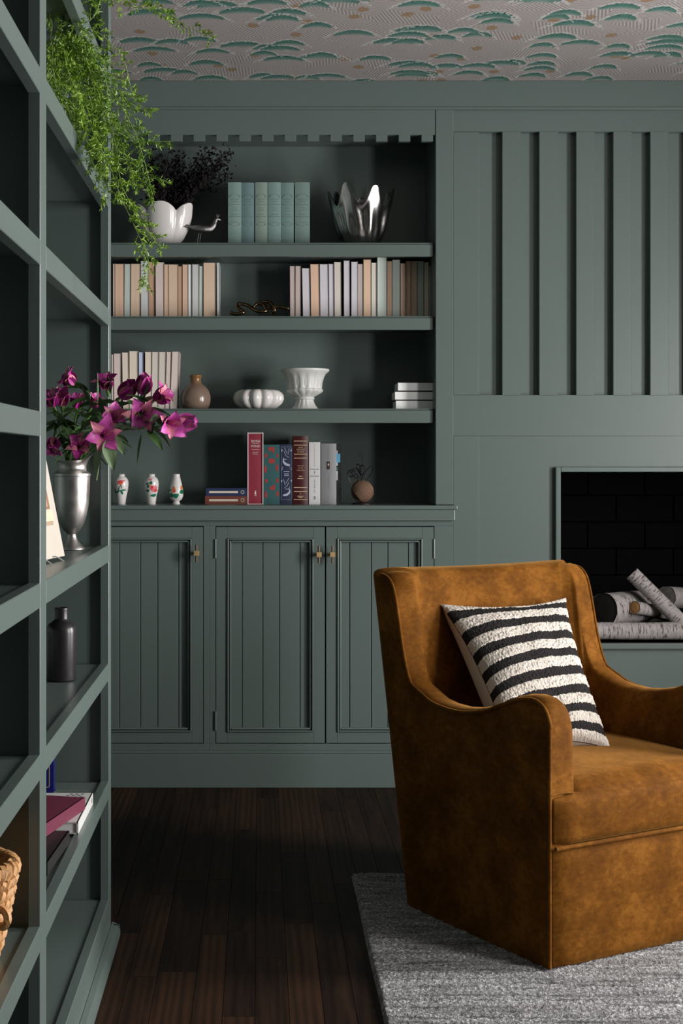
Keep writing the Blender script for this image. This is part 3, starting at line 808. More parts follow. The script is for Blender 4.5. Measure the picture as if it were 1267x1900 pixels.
# red slip-cased novel
BURG = flat('crimson_cloth', (0.235, 0.016, 0.035), 0.55); CASE = flat('white_slipcase', (0.62, 0.55, 0.54), 0.6)
t, xa, xb, za, zb = spine_book('slipcased_book', 'crimson novel in a white-edged slipcase, tallest on the counter', q5(72), q5(246), 804.5, YC, .13, BURG, CT + .002, gC, .001)
m = MB(); e = .0032
m.box(xa - e, xa, YC - .004, YC + .135, CT, zb + e + .001).box(xb, xb + e, YC - .004, YC + .135, CT, zb + e + .001).box(xa, xb, YC - .004, YC + .135, CT, CT + .002).box(xa, xb, YC - .004, YC + .135, zb, zb + e)
m.box(xa, xb, YC + .132, YC + .135, CT + .002, zb)
m.build('slipcase', CASE, t)
xm = (xa + xb) / 2; yp = YC - .0014
set_text('lettering', 'GONE', .0125, (xm, yp, yz(819)), PALEP, t, sx=.95); set_text('lettering', 'WITH THE', .0045, (xm, yp, yz(823.2)), PALEP, t)
set_text('lettering', 'WIND', .0125, (xm, yp, yz(828)), PALEP, t, sx=.95)
bx('spine_rule', xm - .014, xm + .014, yp, yp + .001, yz(834.5), yz(834), PALEP, t)
set_text('lettering', 'MARGARET', .0042, (xm, yp, yz(839.5)), PALEP, t); set_text('lettering', 'MITCHELL', .0042, (xm, yp, yz(842.6)), PALEP, t)
poly('emblem', ell(xm, yz(915), .0028, .0055), yp, PALEP, t); poly('emblem', ell(xm, yz(911.3), .0018, .002), yp, PALEP, t); bx('emblem', xm - .0045, xm + .0045, yp, yp + .001, yz(920), yz(919.2), PALEP, t)
# teal with red motifs
TEALB = flat('dark_teal_cloth', (0.020, 0.085, 0.090), 0.7, 0, .15, 90); REDM = flat('brick_red_print', (0.30, 0.028, 0.024), 0.7)
t, xa, xb, za, zb = spine_book('book', 'dark teal book patterned with red shapes right of the crimson slipcase', q5(262), q5(460), 825, YC, .13, TEALB, CT, gC, .001)
yp = YC - .0006
cx_ = lambda f: lerp(xa, xb, f)
def yy(p): return 820 + p / 16.52
def xx5(p): return PX(485 + p / 16.52, YC)
for pts in ([(205, 160), (405, 160), (395, 350), (355, 330), (300, 280), (210, 265)], [(220, 515), (410, 515), (405, 650), (360, 655), (310, 660), (225, 650)], [(225, 1400), (310, 1370), (345, 1310), (415, 1340), (425, 1420), (390, 1480), (290, 1470)]):
    poly('printed_motif', [(xx5(a), yz(yy(b))) for a, b in reversed(pts)], YC - .0010, REDM, t)
for (px_, py_, rx_, rz_) in ((138, 420, 45, 75), (492, 420, 45, 50), (122, 840, 42, 120), (480, 790, 45, 110), (145, 1195, 48, 65), (492, 1180, 45, 75), (135, 1620, 40, 110), (492, 1590, 45, 80)):
    poly('printed_motif', ell(xx5(px_), yz(yy(py_)), rx_ / 16.52 / 531, rz_ / 16.52 / 531, 10, .3), YC - .0005, REDM, t, .0005)
# navy with pale line pattern
NAVY = flat('navy_cloth', (0.008, 0.014, 0.048), 0.6); PALEB = flat('pale_blue_print', (0.38, 0.40, 0.52), 0.6)
t, xa, xb, za, zb = spine_book('book', 'navy book with a pale line border and curved white motifs', q5(463), q5(614), 824.5, YC, .13, NAVY, CT, gC, .001)
xl, xr, zb_, zt_ = xx5(605), xx5(930), yz(yy(1775)), yz(yy(150)); wln = .0006
for (a, b, c, d) in ((xl, xl + wln, zb_, zt_), (xr - wln, xr, zb_, zt_), (xl, xr, zb_, zb_ + wln), (xl, xr, zt_ - wln, zt_)): bx('border_line', a, b, YC - .0013, YC, c, d, PALEB, t)
def stroke(pts, rs): MB().tube([(xx5(a), YC - .0011, yz(yy(b))) for a, b in pts], [r / 16.52 / 531 for r in rs], 6).xform(lambda p: (p.x, YC - .0011 + (p.y - YC + .0011) * .12, p.z)).build('printed_motif', PALEB, t)
stroke([(672, 520), (668, 580), (690, 630), (740, 680), (800, 705), (872, 715)], [10, 22, 32, 38, 36, 26])
stroke([(665, 470), (685, 530), (780, 530)], [5, 12, 4]); stroke([(860, 1450), (868, 1510), (840, 1570), (770, 1620), (660, 1640)], [10, 22, 32, 38, 24]); stroke([(862, 1370), (850, 1445), (720, 1440)], [5, 12, 4])
for l in ([(700, 180), (780, 340)], [(850, 200), (810, 380)], [(690, 290), (760, 430), (840, 470)], [(680, 1140), (725, 1330)], [(840, 1110), (750, 1270)], [(840, 1230), (780, 1360), (700, 1410)], [(660, 760), (610, 880)], [(870, 770), (925, 860)]):
    stroke(l, [6] * len(l))
for l in ((680, 860, 910), (695, 840, 980), (695, 840, 1028)): bx('lettering', xx5(l[0]), xx5(l[1]), YC - .0013, YC, yz(yy(l[2] + 10)), yz(yy(l[2] - 10)), PALEB, t)
for (a, b) in ((625, 262), (905, 262), (618, 1200), (915, 1190)): poly('printed_motif', ell(xx5(a), yz(yy(b)), .0025, .0036, 10), YC - .0009, PALEB, t, .0005)
# maroon leather, gilt bands
MAR = flat('maroon_leather', (0.055, 0.008, 0.010), 0.35, 0, .1, 80, .2)
t, xa, xb, za, zb = spine_book('book', 'maroon leather book with gilt bands and lettering on its spine', q5(620), q5(812), 809, YC, .14, MAR, CT, gC, .004)
xm = (xa + xb) / 2; yp = YC - .0040
y6 = lambda p: yz(805 + p / 14.615)
for p_ in (196, 305, 550, 658, 1455, 1562, 1782): bx('gilt_band', xa + .004, xb - .004, yp - .0002, YC - .001, y6(p_ + 9), y6(p_ - 9), GILT, t)
for s_, p_, sz in (('JAMES', 370, .0062), ('FENIMORE', 430, .0062), ('COOPER', 490, .0062), ('THE LAST', 868, .0052), ('OF THE', 930, .0052), ('MOHICANS', 990, .0052), ('_a', 1150, .0052), ('_b', 1210, .0052), ('94', 1630, .007), ('_c', 1690, .0036), ('_d', 1722, .0034)):
    if s_[0] == '_':
        hw_ = {'_a': .0055, '_b': .011, '_c': .011, '_d': .006}[s_]; bx('lettering', xm - hw_, xm + hw_, yp - .0002, YC - .001, y6(p_ + 10), y6(p_ - 10), GILT, t)
    else: set_text('lettering', s_, sz, (xm, yp - .0002, y6(p_)), GILT, t)
# white paperback
WHB = flat('white_card', (0.60, 0.585, 0.59), 0.45, 0, .04)
t, xa, xb, za, zb = spine_book('book', 'white paperback with two grey rules on its spine', q5(822), q5(962), 820.5, YC, .12, WHB, CT, gC, .0005)
xm = (xa + xb) / 2; yp = YC - .0007; GREYP = flat('grey_print', (0.17, 0.17, 0.175), 0.6)
for p_ in (957, 1146): bx('spine_rule', xa + .003, xb - .004, yp - .0002, YC, y6(p_ + 9), y6(p_ - 9), GREYP, t)
def ticks(p0, p1, mat, w_):
    m = MB(); p_ = p0; rk = random.Random(int(p0))
    while p_ < p1:
        l_ = rk.uniform(14, 34); m.box(xm - w_, xm + w_ * rk.uniform(.3, 1), yp - .0002, YC, y6(p_ + l_), y6(p_)); p_ += l_ + rk.uniform(12, 30)
    m.build('lettering', mat, t)
ticks(290, 860, flat('light_grey_print', (0.36, 0.35, 0.36), .6), .0022); ticks(1240, 1570, GREYP, .0022)
poly('emblem', [(xm - .001, y6(1090)), (xm + .001, y6(1090)), (xm + .001, y6(1055)), (xm + .0035, y6(1045)), (xm + .001, y6(1035)), (xm + .001, y6(1000)), (xm - .001, y6(1000)), (xm - .001, y6(1035)), (xm - .0035, y6(1045)), (xm - .001, y6(1055))], yp, GREYP, t)
MB().tube([(a, yp, c) for a, c in ell(xm, y6(1735), .0022, .0052, 20)], .0009, 5, closed=True).build('emblem', INK, t)
# grey jacketed hardback with portrait
GRY = flat('grey_jacket', (0.225, 0.225, 0.235), 0.42, 0, .05)
t, xa, xb, za, zb = spine_book('book', 'grey jacketed hardback with a tiny portrait on its spine', q5(972), q5(1160), 823, YC, .135, GRY, CT, gC, .0035)
xm = (xa + xb) / 2 - .002; y7 = lambda p: yz(815 + p / 15.83); yp = YC - .0036
bx('portrait', xm - .0055, xm + .0055, yp - .0003, YC - .001, y7(885), y7(650), flat('portrait_dark', (0.022, 0.012, 0.014), .5), t)
poly('portrait', ell(xm + .0005, y7(745), .0027, .0045, 14), yp - .0004, flat('portrait_face', (0.55, 0.36, 0.25), .6), t)
for a, s_, e_ in ((xm - .0015, 260, 580), (xm + .002, 190, 600)): bx('lettering', a - .0007, a + .0007, yp - .0001, YC - .001, y7(e_), y7(s_), GREYP, t)
for a, s_, e_ in ((xm - .0005, 1100, 1420), (xm + .0038, 980, 1530)): bx('lettering', a - .0007, a + .0007, yp - .0001, YC - .001, y7(e_), y7(s_), GREYP, t)
bx('emblem', xm - .0015, xm + .001, yp - .0001, YC - .001, y7(1740), y7(1670), GREYP, t)
# photo-covered paperback, last in the row, set further back
YD = YC + .03
t, xa, xb, za, zb = spine_book('book', 'thin dark paperback with a sky-blue photograph beside the twine ball', 622.5, 633, 824, YD, .12, flat('photo_cover_dark', (0.012, 0.012, 0.013), .4), CT, gC, .0)
for (pa, pb, c, nm) in ((836, 842, (0.33, 0.30, 0.36), 'photo_pale'), (842, 858, (0.10, 0.30, 0.46), 'photo_sky'), (858, 864, (0.36, 0.47, 0.54), 'photo_haze'), (867, 873, (0.05, 0.14, 0.10), 'photo_green'), (874, 891, (0.50, 0.50, 0.50), 'photo_white')):
    bx('cover_photo', xa + .0005, xa + (.0165 if 'sky' in nm else .008), YD - .0004, YD + .001, PZ(pb, YD), PZ(pa, YD), flat(nm, c, .4), t)
# two books lying flat
def lying_book(label, xa, xb, za, zb, yf, depth, cmat, pmat, group, spine=True):
    t = thing('book', label, 'book', ((xa + xb) / 2, yf + depth / 2, za), group); k = .0022
    m = MB().box(xa, xb, yf, yf + depth, za, za + k).box(xa, xb, yf, yf + depth, zb - k, zb)
    if spine: m.box(xa, xb, yf - .002, yf + .0015, za, zb)
    else: m.box(xb - k, xb, yf, yf + depth, za + k, zb - k)
    m.build('cover', cmat, t, bevel=.0008 if spine else 0, bseg=1)
    bx('pages', xa + .003, xb - .004, yf + .002 if spine else yf + .0012, yf + depth - .002, za + k, zb - k, pmat, t); return t
gL = 'two books lying flat on the counter'
CR = m_paper('paper_cream', PAPER['cream'])
x0_, x1_ = PX(380, YC), PX(458.5, YC)
hB = (yz(917.5) - CT)
for lab, za, zb, mt, nm in (('russet brown book lying under a blue one', CT, CT + .0285, flat('russet_cloth', (0.145, 0.034, 0.020), .6), 0), ('deep blue book lying on top of a russet one', CT + .0285, CT + .057, flat('royal_blue_cloth', (0.007, 0.017, 0.070), .6), 1)):
    t = lying_book(lab, x0_ + .003 * nm, x1_, za, zb, YC, .11, mt, CR, gL)
    zc = (za + zb) / 2
    bx('title_label', PX(388, YC), PX(441.5, YC), YC - .0028, YC - .001, zc - .0036, zc + .0036, flat('label_paper', (0.58, 0.52, 0.43), .7), t)
    xc = PX(450, YC)
    poly('medallion', ell(xc, zc, .0068, .0068, 20), YC - .0021, flat('medallion_cream', (0.36, 0.33, 0.27), .6), t); poly('medallion', ell(xc, zc, .0042, .0042, 16), YC - .0026, mt, t)
# three pale books stacked on the third shelf
YB = YF + .085
gS = 'three books stacked flat on the third shelf'
q8 = lambda p: 725 + p / 14.56
DKB = flat('dark_book_cloth', (0.018, 0.014, 0.014), .6)
WP = m_paper('paper_white', PAPER['white'])
hz3 = (PZ(709, YB) - z3) / 3
for i, (a, lab) in enumerate(((118, 'bottom book of the pale stack near the right end of the third shelf'), (92, 'middle book of the pale stack, jutting out a little to the left'), (172, 'top book of the pale stack, set in a little from the left'))):
    lying_book(lab, PX(q8(a), YB), PX(q8(a), YB) + .155, z3 + hz3 * i, z3 + hz3 * (i + 1), YB, .13, DKB, WP, gS, False)

# ================================================================== ornaments on the far shelves
def sm_lathe(name, prof, c, mat, parent=None, seg=48, mod=None, cap1=False, angle=60): return MB().lathe(prof, c[0], c[1], c[2], seg, mod, True, cap1).build(name, mat, parent, smooth=True, angle=angle)
def pr(list_px, s): return [(r / s, z / s) for r, z in list_px]
S5 = F / 5.10
# brown stoneware jar
YJ = 5.11; c = (PX(363, YJ), YJ, z3)
prof = pr([(19, 0), (23, 2), (26.5, 9), (28, 18), (27.5, 26), (25, 34), (20, 41), (14, 46), (10.8, 49), (10, 53), (10, 58), (11.8, 61.5), (12, 63), (10.8, 64), (9, 63), (8.5, 56), (8, 48)], S5)
t = NT('brown_stoneware'); zc_ = t.n('ShaderNodeSeparateXYZ', {0: t.coord()}).outputs[2]
jk = t.math('MULTIPLY_ADD', t.math('SUBTRACT', zc_, .086), 40.0, t.math('MULTIPLY', t.noise(t.coord(), 30, 3), .6), True)
t.set(Base_Color=t.mix(jk, (0.19, 0.13, 0.098), (0.19, 0.092, 0.03)), Roughness=.22)
o = sm_lathe('jar', prof, c, t.m); tag(o, 'round brown stoneware jar with a short amber neck', 'jar')
# scalloped bowl
c = (PX(479.5, 5.13), 5.13, z3); S = F / 5.13
prof = pr([(26, 0), (36, 4), (44, 11), (47.5, 19), (47, 26), (43.5, 32), (38, 35.5), (34, 36.5), (31, 35), (30, 30), (34, 20), (33, 10), (20, 5), (1, 4)], S)
def lob(n, d, ph=0.0): return lambda th, r, z, i: (r * (1 - d * (1 - abs(math.cos(n / 2 * (th + ph)))) ** 1.2), z)
o = sm_lathe('scalloped_bowl', prof, c, WHITECER, seg=168, mod=lob(12, .16, .13)); tag(o, 'low white ceramic bowl with plump scalloped lobes', 'bowl')
# fluted urn
c = (PX(565.5, 5.12), 5.12, z3); S = F / 5.12
prof = pr([(25, 0), (24.5, 2), (20, 8), (17, 14), (16, 18), (18, 19.5), (18, 21.5), (16.5, 23), (24, 27), (31, 31), (34, 34.5), (33.5, 37), (31.5, 39), (32.5, 48), (35, 58), (39, 66), (44.5, 70.5), (45.5, 72.5), (45, 74.5), (42, 75), (40, 72), (34, 60), (30, 40), (10, 36), (1, 36)], S)
def urn_mod(th, r, z, i):
    if 2 <= i <= 4 or 8 <= i <= 10 or 12 <= i <= 14: return r * (1 - .055 * (.5 - .5 * math.cos(14 * th)) ** 1.5), z
    return r, z
o = sm_lathe('fluted_urn', prof, c, WHITEMATT, seg=140, mod=urn_mod, angle=45); tag(o, 'white fluted pedestal urn on the third shelf', 'urn')
# three little painted vases
GRN = flat('enamel_green', (0.008, 0.14, 0.075), .25); REDE = flat('enamel_red', (0.62, 0.045, 0.035), .25); PNK = flat('enamel_pink', (0.66, 0.16, 0.20), .25); ORG = flat('enamel_orange', (0.66, 0.17, 0.04), .25)
YV = 5.12; S = F / YV
pa_ = [(7.5, 0), (8, 1), (8, 3), (9.5, 14), (12.5, 27), (13.6, 37), (13.2, 43), (11, 48), (7.5, 51), (6.4, 52), (6.4, 54.5), (7, 55.5), (6.2, 56), (5, 54), (5, 45)]
pb_ = [(7, 0), (7.4, 1.5), (5.8, 4), (6.2, 6), (10.5, 9), (12.8, 15), (13, 20), (12.2, 28), (10.6, 37), (8.2, 46), (6.8, 52), (6.6, 55), (6.9, 56), (5.6, 56), (5.4, 48)]
def painted_vase(pxc, prof_px, label, dec):
    t = thing('painted_vase', label, 'vase', (PX(pxc, YV), YV, CT), 'three small painted vases on the counter')
    prof = pr(prof_px, S); c = (PX(pxc, YV), YV, CT)
    sm_lathe('body', prof, c, WHITECER, t, 40)
    rz_ = [p[1] for p in prof[:12]]; rr_ = [p[0] for p in prof[:12]]
    for (dx, dz, rx, rz, mat, ang) in dec:        # offsets in px from the axis / foot
        pts = []
        for rad in (0, .55, 1):
            for k in range(12):
                q = 2 * PI * k / 12
                ex, ez = rx * rad * math.cos(q), rz * rad * math.sin(q)
                wob = 1 + .18 * math.sin(3 * q + dx) * rad
                xq = (dx + (ex * math.cos(ang) - ez * math.sin(ang)) * wob) / S; zq = (dz + (ex * math.sin(ang) + ez * math.cos(ang)) * wob) / S
                rad_s = interp(zq, rz_, rr_) + .0004; xq = max(-rad_s * .985, min(rad_s * .985, xq))
                pts.append((c[0] + xq, c[1] - math.sqrt(max(1e-8, rad_s ** 2 - xq ** 2)), c[2] + zq))
        m = MB(); m.v = pts
        m.f = [(i * 12 + k, i * 12 + (k + 1) % 12, (i + 1) * 12 + (k + 1) % 12, (i + 1) * 12 + k) for i in (0, 1) for k in range(12)]
        m.build('painted_flower' if mat not in (GRN,) else 'painted_leaf', mat, t, smooth=True)
painted_vase(225, pa_, 'painted vase with one red flower, nearest the bookcase edge',
    [(0, 41, 5.5, 4.2, REDE, .2), (-4, 39, 3, 2.2, PNK, 0), (5, 42.5, 3, 2.5, PNK, 0), (.5, 38, 2.5, 2.2, ORG, 0), (-7, 23, 6.5, 1.8, GRN, .5), (4, 26, 7, 1.6, GRN, .12), (-11, 25, 1.6, 5, GRN, .2), (2, 22, 2, 4, GRN, .5), (-3, 30, 1, 5, GRN, -.4), (1, 33, .9, 4, GRN, .3)])
painted_vase(281, pa_, 'painted vase with a large pink rose, middle of the three',
    [(5, 29, 6.5, 6.5, PNK, 0), (2, 32, 3, 3, REDE, 0), (8, 26, 3, 3, REDE, 0), (-1, 46, 3.2, 2, PNK, 0), (-7, 38, 3.5, 2.2, GRN, .2), (0, 40, 3, 3, GRN, .6), (-5, 33, 2.4, 3, GRN, 0), (-6, 25.5, 3.4, 2.6, GRN, 0), (5, 16.5, 6.3, 3, GRN, .1), (-2, 36, 2, 1.6, ORG, 0)])
painted_vase(327, pb_, 'slim tapering painted vase with orange buds over green leaves',
    [(-3.5, 27, 3.2, 6, ORG, 0), (-3.5, 24, 2, 3, REDE, 0), (10, 31, 1.8, 4, ORG, 0), (-9, 17, 5, 4.2, GRN, .2), (0, 16, 5.5, 4.5, GRN, 0), (10, 23, 4, 4, GRN, 0), (5, 18, 3, 3, GRN, 0), (-11, 26, 2, 2.2, GRN, 0)])
# twine ball on a black iron stand
YW = 5.13; S = F / YW; cx = PX(672, YW); cb = (cx, YW, CT + .006 + 20.5 / S)
t = thing('twine_holder', 'black iron twine stand with wire loops and a hook on top', 'holder', (cx, YW, CT))
MB().lathe([(.002, 0), (20 / S, 0), (20 / S, .003), (16 / S, .006), (.002, .006)], cx, YW, CT, 28).build('base', BLACKIRON, t, smooth=True)
MB().tube([(cx, YW + .012, CT), (cx, YW + .040, CT + .03), (cx - .004, YW + .035, PZ(880, YW)), (cx + .001, YW + .01, PZ(862, YW)), (cx + .001, YW, PZ(840, YW)), (cx - .002, YW, PZ(838.5, YW)), (cx - .008, YW, PZ(847, YW)), (cx - .013, YW, PZ(840, YW))], .0011, 6).build('hook', BLACKIRON, t, smooth=True)
for (a, b, c_, d_, tl) in ((665, 868, 3.2, 7, .2), (671, 872, 4.5, 9, -.2), (681, 880, 6, 17, -.55), (652, 878, 7, 6, .3), (661, 878, 8, 10, .6), (655, 886, 9, 11, .2)):
    MB().tube([(PX(a, YW) + (c_ * math.cos(q) * math.cos(tl) - d_ * math.sin(q) * math.sin(tl)) / S, YW - .004 + .012 * math.sin(q + a), PZ(b, YW) + (c_ * math.cos(q) * math.sin(tl) + d_ * math.sin(q) * math.cos(tl)) / S) for q in np.linspace(0, 2 * PI, 24, endpoint=False)], .0017, 6, closed=True).build('wire_loop', BLACKIRON, t, smooth=True)
TW = flat('jute_twine', (0.20, 0.115, 0.075), .9, 0, .35, 300, .5)
tb = thing('twine_ball', 'ball of brown jute twine on the black stand', 'twine', (cx, YW, cb[2] - .038))
MB().lathe([(max(.0005, .0375 * math.sin(q)), -.0375 * math.cos(q)) for q in np.linspace(.02, PI - .02, 14)], *cb, 24).build('core', flat('twine_shadow', (0.05, 0.028, 0.018), .95), tb, smooth=True)
m = MB(); rb = random.Random(5)
for g in range(5):
    ax = Vector((rb.gauss(0, 1), rb.gauss(0, 1) - .6, rb.gauss(0, .7))).normalized(); u_ = ax.orthogonal().normalized(); v_ = ax.cross(u_)
    for k in range(-5, 6):
        off = k * .0032; rr2 = math.sqrt(max(1e-6, .0385 ** 2 - off ** 2))
        m.tube([tuple(Vector(cb) + ax * off + (u_ * math.cos(q) + v_ * math.sin(q)) * (rr2 + .0004 * g)) for q in np.linspace(0, 2 * PI, 22, endpoint=False)], .0014, 4, closed=True)
m.build('strands', TW, tb, smooth=True)
# bronze knot
YK = 5.12
ks = [(428, 579), (433, 582), (442, 582.5), (452, 579), (443, 572), (441, 565), (448, 564), (460, 567), (472, 575), (484, 578.5), (494, 576), (490, 566), (482, 561.5), (490, 559.5), (500, 561), (507, 567), (509, 576), (505, 582)]
dy_ = [-.01, -.012, -.014, -.012, 0, .01, .012, .004, -.012, -.018, -.014, .006, .02, .022, .01, -.006, -.012, -.004]
kb = [P(a, b, YK + d) for (a, b), d in zip(ks, dy_)]
BRZ = flat('polished_bronze', (0.20, 0.125, 0.07), .22, 1.0, .15)
t = thing('knot_sculpture', 'dark bronze knotted chain sculpture between the page-edge books', 'ornament', (PX(480, YK), YK, z2))
lowest = min(p.z for p in kb); sh_ = z2 + .0068 - min(lowest, 9)
kb = [Vector((p.x, p.y, p.z + max(0, sh_))) for p in kb]
MB().tube(spline(kb, 110), .0065, 10).build('knot', BRZ, t, smooth=True)
k2 = [P(a, b, YK + d) for (a, b), d in zip([(470, 570), (478, 563.5), (488, 566), (496, 571), (510, 569.5), (522, 570), (533, 572.5), (535, 570.5)], [.025, .03, .02, .012, .016, .014, .008, .006])]
MB().tube(spline(k2, 50), [.0058] * 42 + [.0055, .005, .0046, .0042, .0038, .0034, .003, .0026], 10).build('knot_tail', BRZ, t, smooth=True)
# smoky mirrored vase with finger-like rim
YH = 5.13; S = F / YH; cH = (PX(670, YH), YH, zt1)
hp = [(26, 0), (31, 2), (35, 8), (40, 18), (44, 28), (47, 40), (49.5, 52), (51.5, 62), (53, 72), (54.5, 82), (56, 90), (57.5, 97), (58.5, 103), (59, 108)]
n6 = 7
def hand(th, r, z, i):
    k = z / 108; ph = n6 * (th + .30)
    fl = .5 + .5 * math.cos(ph)
    flute = 1 + (.06 * k + .02) * math.cos(ph) * min(1, k * 3) + .020 * math.cos(2 * ph + 4 * k) * min(1, k * 4) * (1 - k) * 1.6 + .010 * math.sin(5 * th + 7 * k)
    top = 108 * (.66 + .33 * fl ** 1.15 * (1 + .12 * math.sin(3 * th + 1)))
    zz = z if z < 50 else 50 + (top - 50) * (z - 50) / 58
    return r * flute * (1 + .03 * math.sin(2 * th)), zz
mH = MB(); rows_o = []
prof_o = hp; prof_i = [(r - 3.0, max(z, 3)) for r, z in reversed(hp)]
segH = 168; rws = []
for j, (r, z) in enumerate(prof_o + prof_i):
    rw = []
    for k in range(segH):
        th = 2 * PI * k / segH; r2, z2_ = hand(th, r, z, j)
        if j >= len(prof_o): z2_ = max(3, z2_ - (.6 if j == len(prof_o) else 0))
        rw.append((cH[0] + r2 / S * math.cos(th), cH[1] + r2 / S * math.sin(th), cH[2] + z2_ / S))
    rws.append(rw)
mH.grid(rws, closed=True); mH.f.append(tuple(reversed(range(segH)))); nl = (len(rws) - 1) * segH; mH.f.append(tuple(nl + k for k in range(segH)))
o = mH.build('mirrored_vase', CHROME, None, smooth=True, angle=70); tag(o, 'smoky mirrored glass vase with finger-like rim', 'vase')
# white lobed planter with dark dried foliage, packed denser to stand for shade
YP = 5.14; S = F / YP; cP = (PX(306, YP), YP, zt1)
def shell(th, r, z, i):
    k = z / 78; a = math.cos(th + PI / 2)              # +1 towards the room
    lobes = abs(math.cos(2.5 * (th + PI / 2 + .12)))
    rr3 = r * (.86 + .16 * lobes ** .7) if k > .1 else r * .97
    zz = z * (.80 + .22 * lobes ** .8 * (1 if a > .3 else .9))
    return rr3, zz
pp = [(20, 0), (23, 2), (36, 16), (46, 36), (51.5, 58), (53, 78), (50.5, 79), (48.5, 60), (42, 36), (30, 16), (1, 8)]
rws = []; segP = 150
m = MB()
for j, (r, z) in enumerate(pp):
    rw = []
    for k in range(segP):
        th = 2 * PI * k / segP; r2, z2_ = shell(th, r, z, j); rw.append((cP[0] + r2 / S * math.cos(th), cP[1] + r2 * .8 / S * math.sin(th), cP[2] + z2_ / S))
    rws.append(rw)
m.grid(rws, closed=True); m.f.append(tuple(reversed(range(segP))))
o = m.build('lobed_planter', WHITECER, None, smooth=True, angle=60); tag(o, 'white lobed ceramic vase behind the trailing fern', 'vase')
DRY = m_leaf('dark_dried_leaves', (0.006, 0.005, 0.0055), (0.018, 0.014, 0.014)); dr = random.Random(11); DRY.node_tree.nodes['Principled BSDF'].inputs['Roughness'].default_value = .9; DRY.node_tree.nodes['Principled BSDF'].inputs['Specular IOR Level'].default_value = .1
t = thing('dried_foliage', 'spray of near-black dried foliage, thickened to double as shade, in the white lobed vase', 'foliage', (cP[0], YP, zt1 + .03))
stems = MB(); lv = MB()
for k in range(64):  # extra stems and leaves fill in the shadow on the back panel
    tx, ty, tz = dr.uniform(272, 432), dr.uniform(5.08, 5.22), dr.uniform(268, 360)
    if tx > 380: tz = dr.uniform(272, 330)
    b0 = Vector((cP[0] + dr.uniform(-.02, .02), YP + dr.uniform(-.015, .015), zt1 + .03)); tip = P(tx, tz, ty)
    mid = b0.lerp(tip, .5) + Vector((-.012, 0, .035)); pl = spline([b0, mid, tip], 14)
    stems.tube(pl, .0008, 4)
    for i_ in range(5, 14):
        for _ in range(4):
            p = pl[i_] + Vector((dr.gauss(0, .008), dr.gauss(0, .006), dr.gauss(0, .008))); d = Vector((dr.gauss(0, 1), dr.gauss(0, .5), dr.gauss(0, 1))).normalized()
            L_ = dr.uniform(.009, .019); sd = d.orthogonal().normalized() * L_ * .34
            lv.add([tuple(p), tuple(p + d * L_ * .5 + sd), tuple(p + d * L_), tuple(p + d * L_ * .5 - sd)], [(0, 1, 2, 3)])
stems.build('stems', DRY, t); lo_ = lv.build('leaves', DRY, t); lo_['kind'] = 'stuff'
# silver pheasant
YG = 5.10; SILV = flat('tarnished_silver', (0.30, 0.29, 0.285), .3, 1.0, .3, 120, .5)
t = thing('pheasant_figurine', 'small silver pheasant figurine with long tail beside the white vase', 'figurine', (PX(372, YG), YG, zt1))
q9 = lambda a, b, d=0.0: P(240 + a / 6.033, 255 + b / 6.033, YG + d)
pts = [q9(690, 1005), (q9(730, 1015)), q9(790, 1025), q9(850, 1028), q9(905, 1022), q9(945, 985), q9(965, 940), q9(980, 915), q9(1000, 918), q9(1028, 930)]
rs = [x / 6.033 / 531 for x in (14, 30, 46, 50, 44, 30, 19, 21, 17, 3)]
MB().tube(spline(pts, 40), [float(x) for x in np.interp(np.linspace(0, 9, 40), range(10), rs)], 14).build('body', SILV, t, smooth=True)
for i_, (a, b, a2, b2, d) in enumerate(((705, 1000, 420, 878, .003), (705, 1012, 418, 932, -.003), (705, 1006, 520, 935, 0))):
    MB().tube(spline([q9(a, b, d), q9((a + a2) / 2, (b + b2) / 2 + 12, d), q9(a2, b2, d)], 14), [float(x) for x in np.linspace(.0032, .0008, 14)], 6).build('tail_feather', SILV, t, smooth=True)
for a in (770, 795):
    ft = q9(a - 10, 1160, -.002); ft.z = zt1 + .001
    MB().tube([q9(a + 15, 1060), q9(a, 1110), ft, ft + Vector((.008, -.003, 0))], .0013, 6).build('leg', SILV, t, smooth=True)
MB().tube([q9(985, 900), q9(985, 878), q9(978, 858)], [.0022, .003, .001], 6).tube([q9(987, 900), q9(1000, 876), q9(1008, 862)], [.002, .0022, .0008], 6).build('crest', SILV, t, smooth=True)
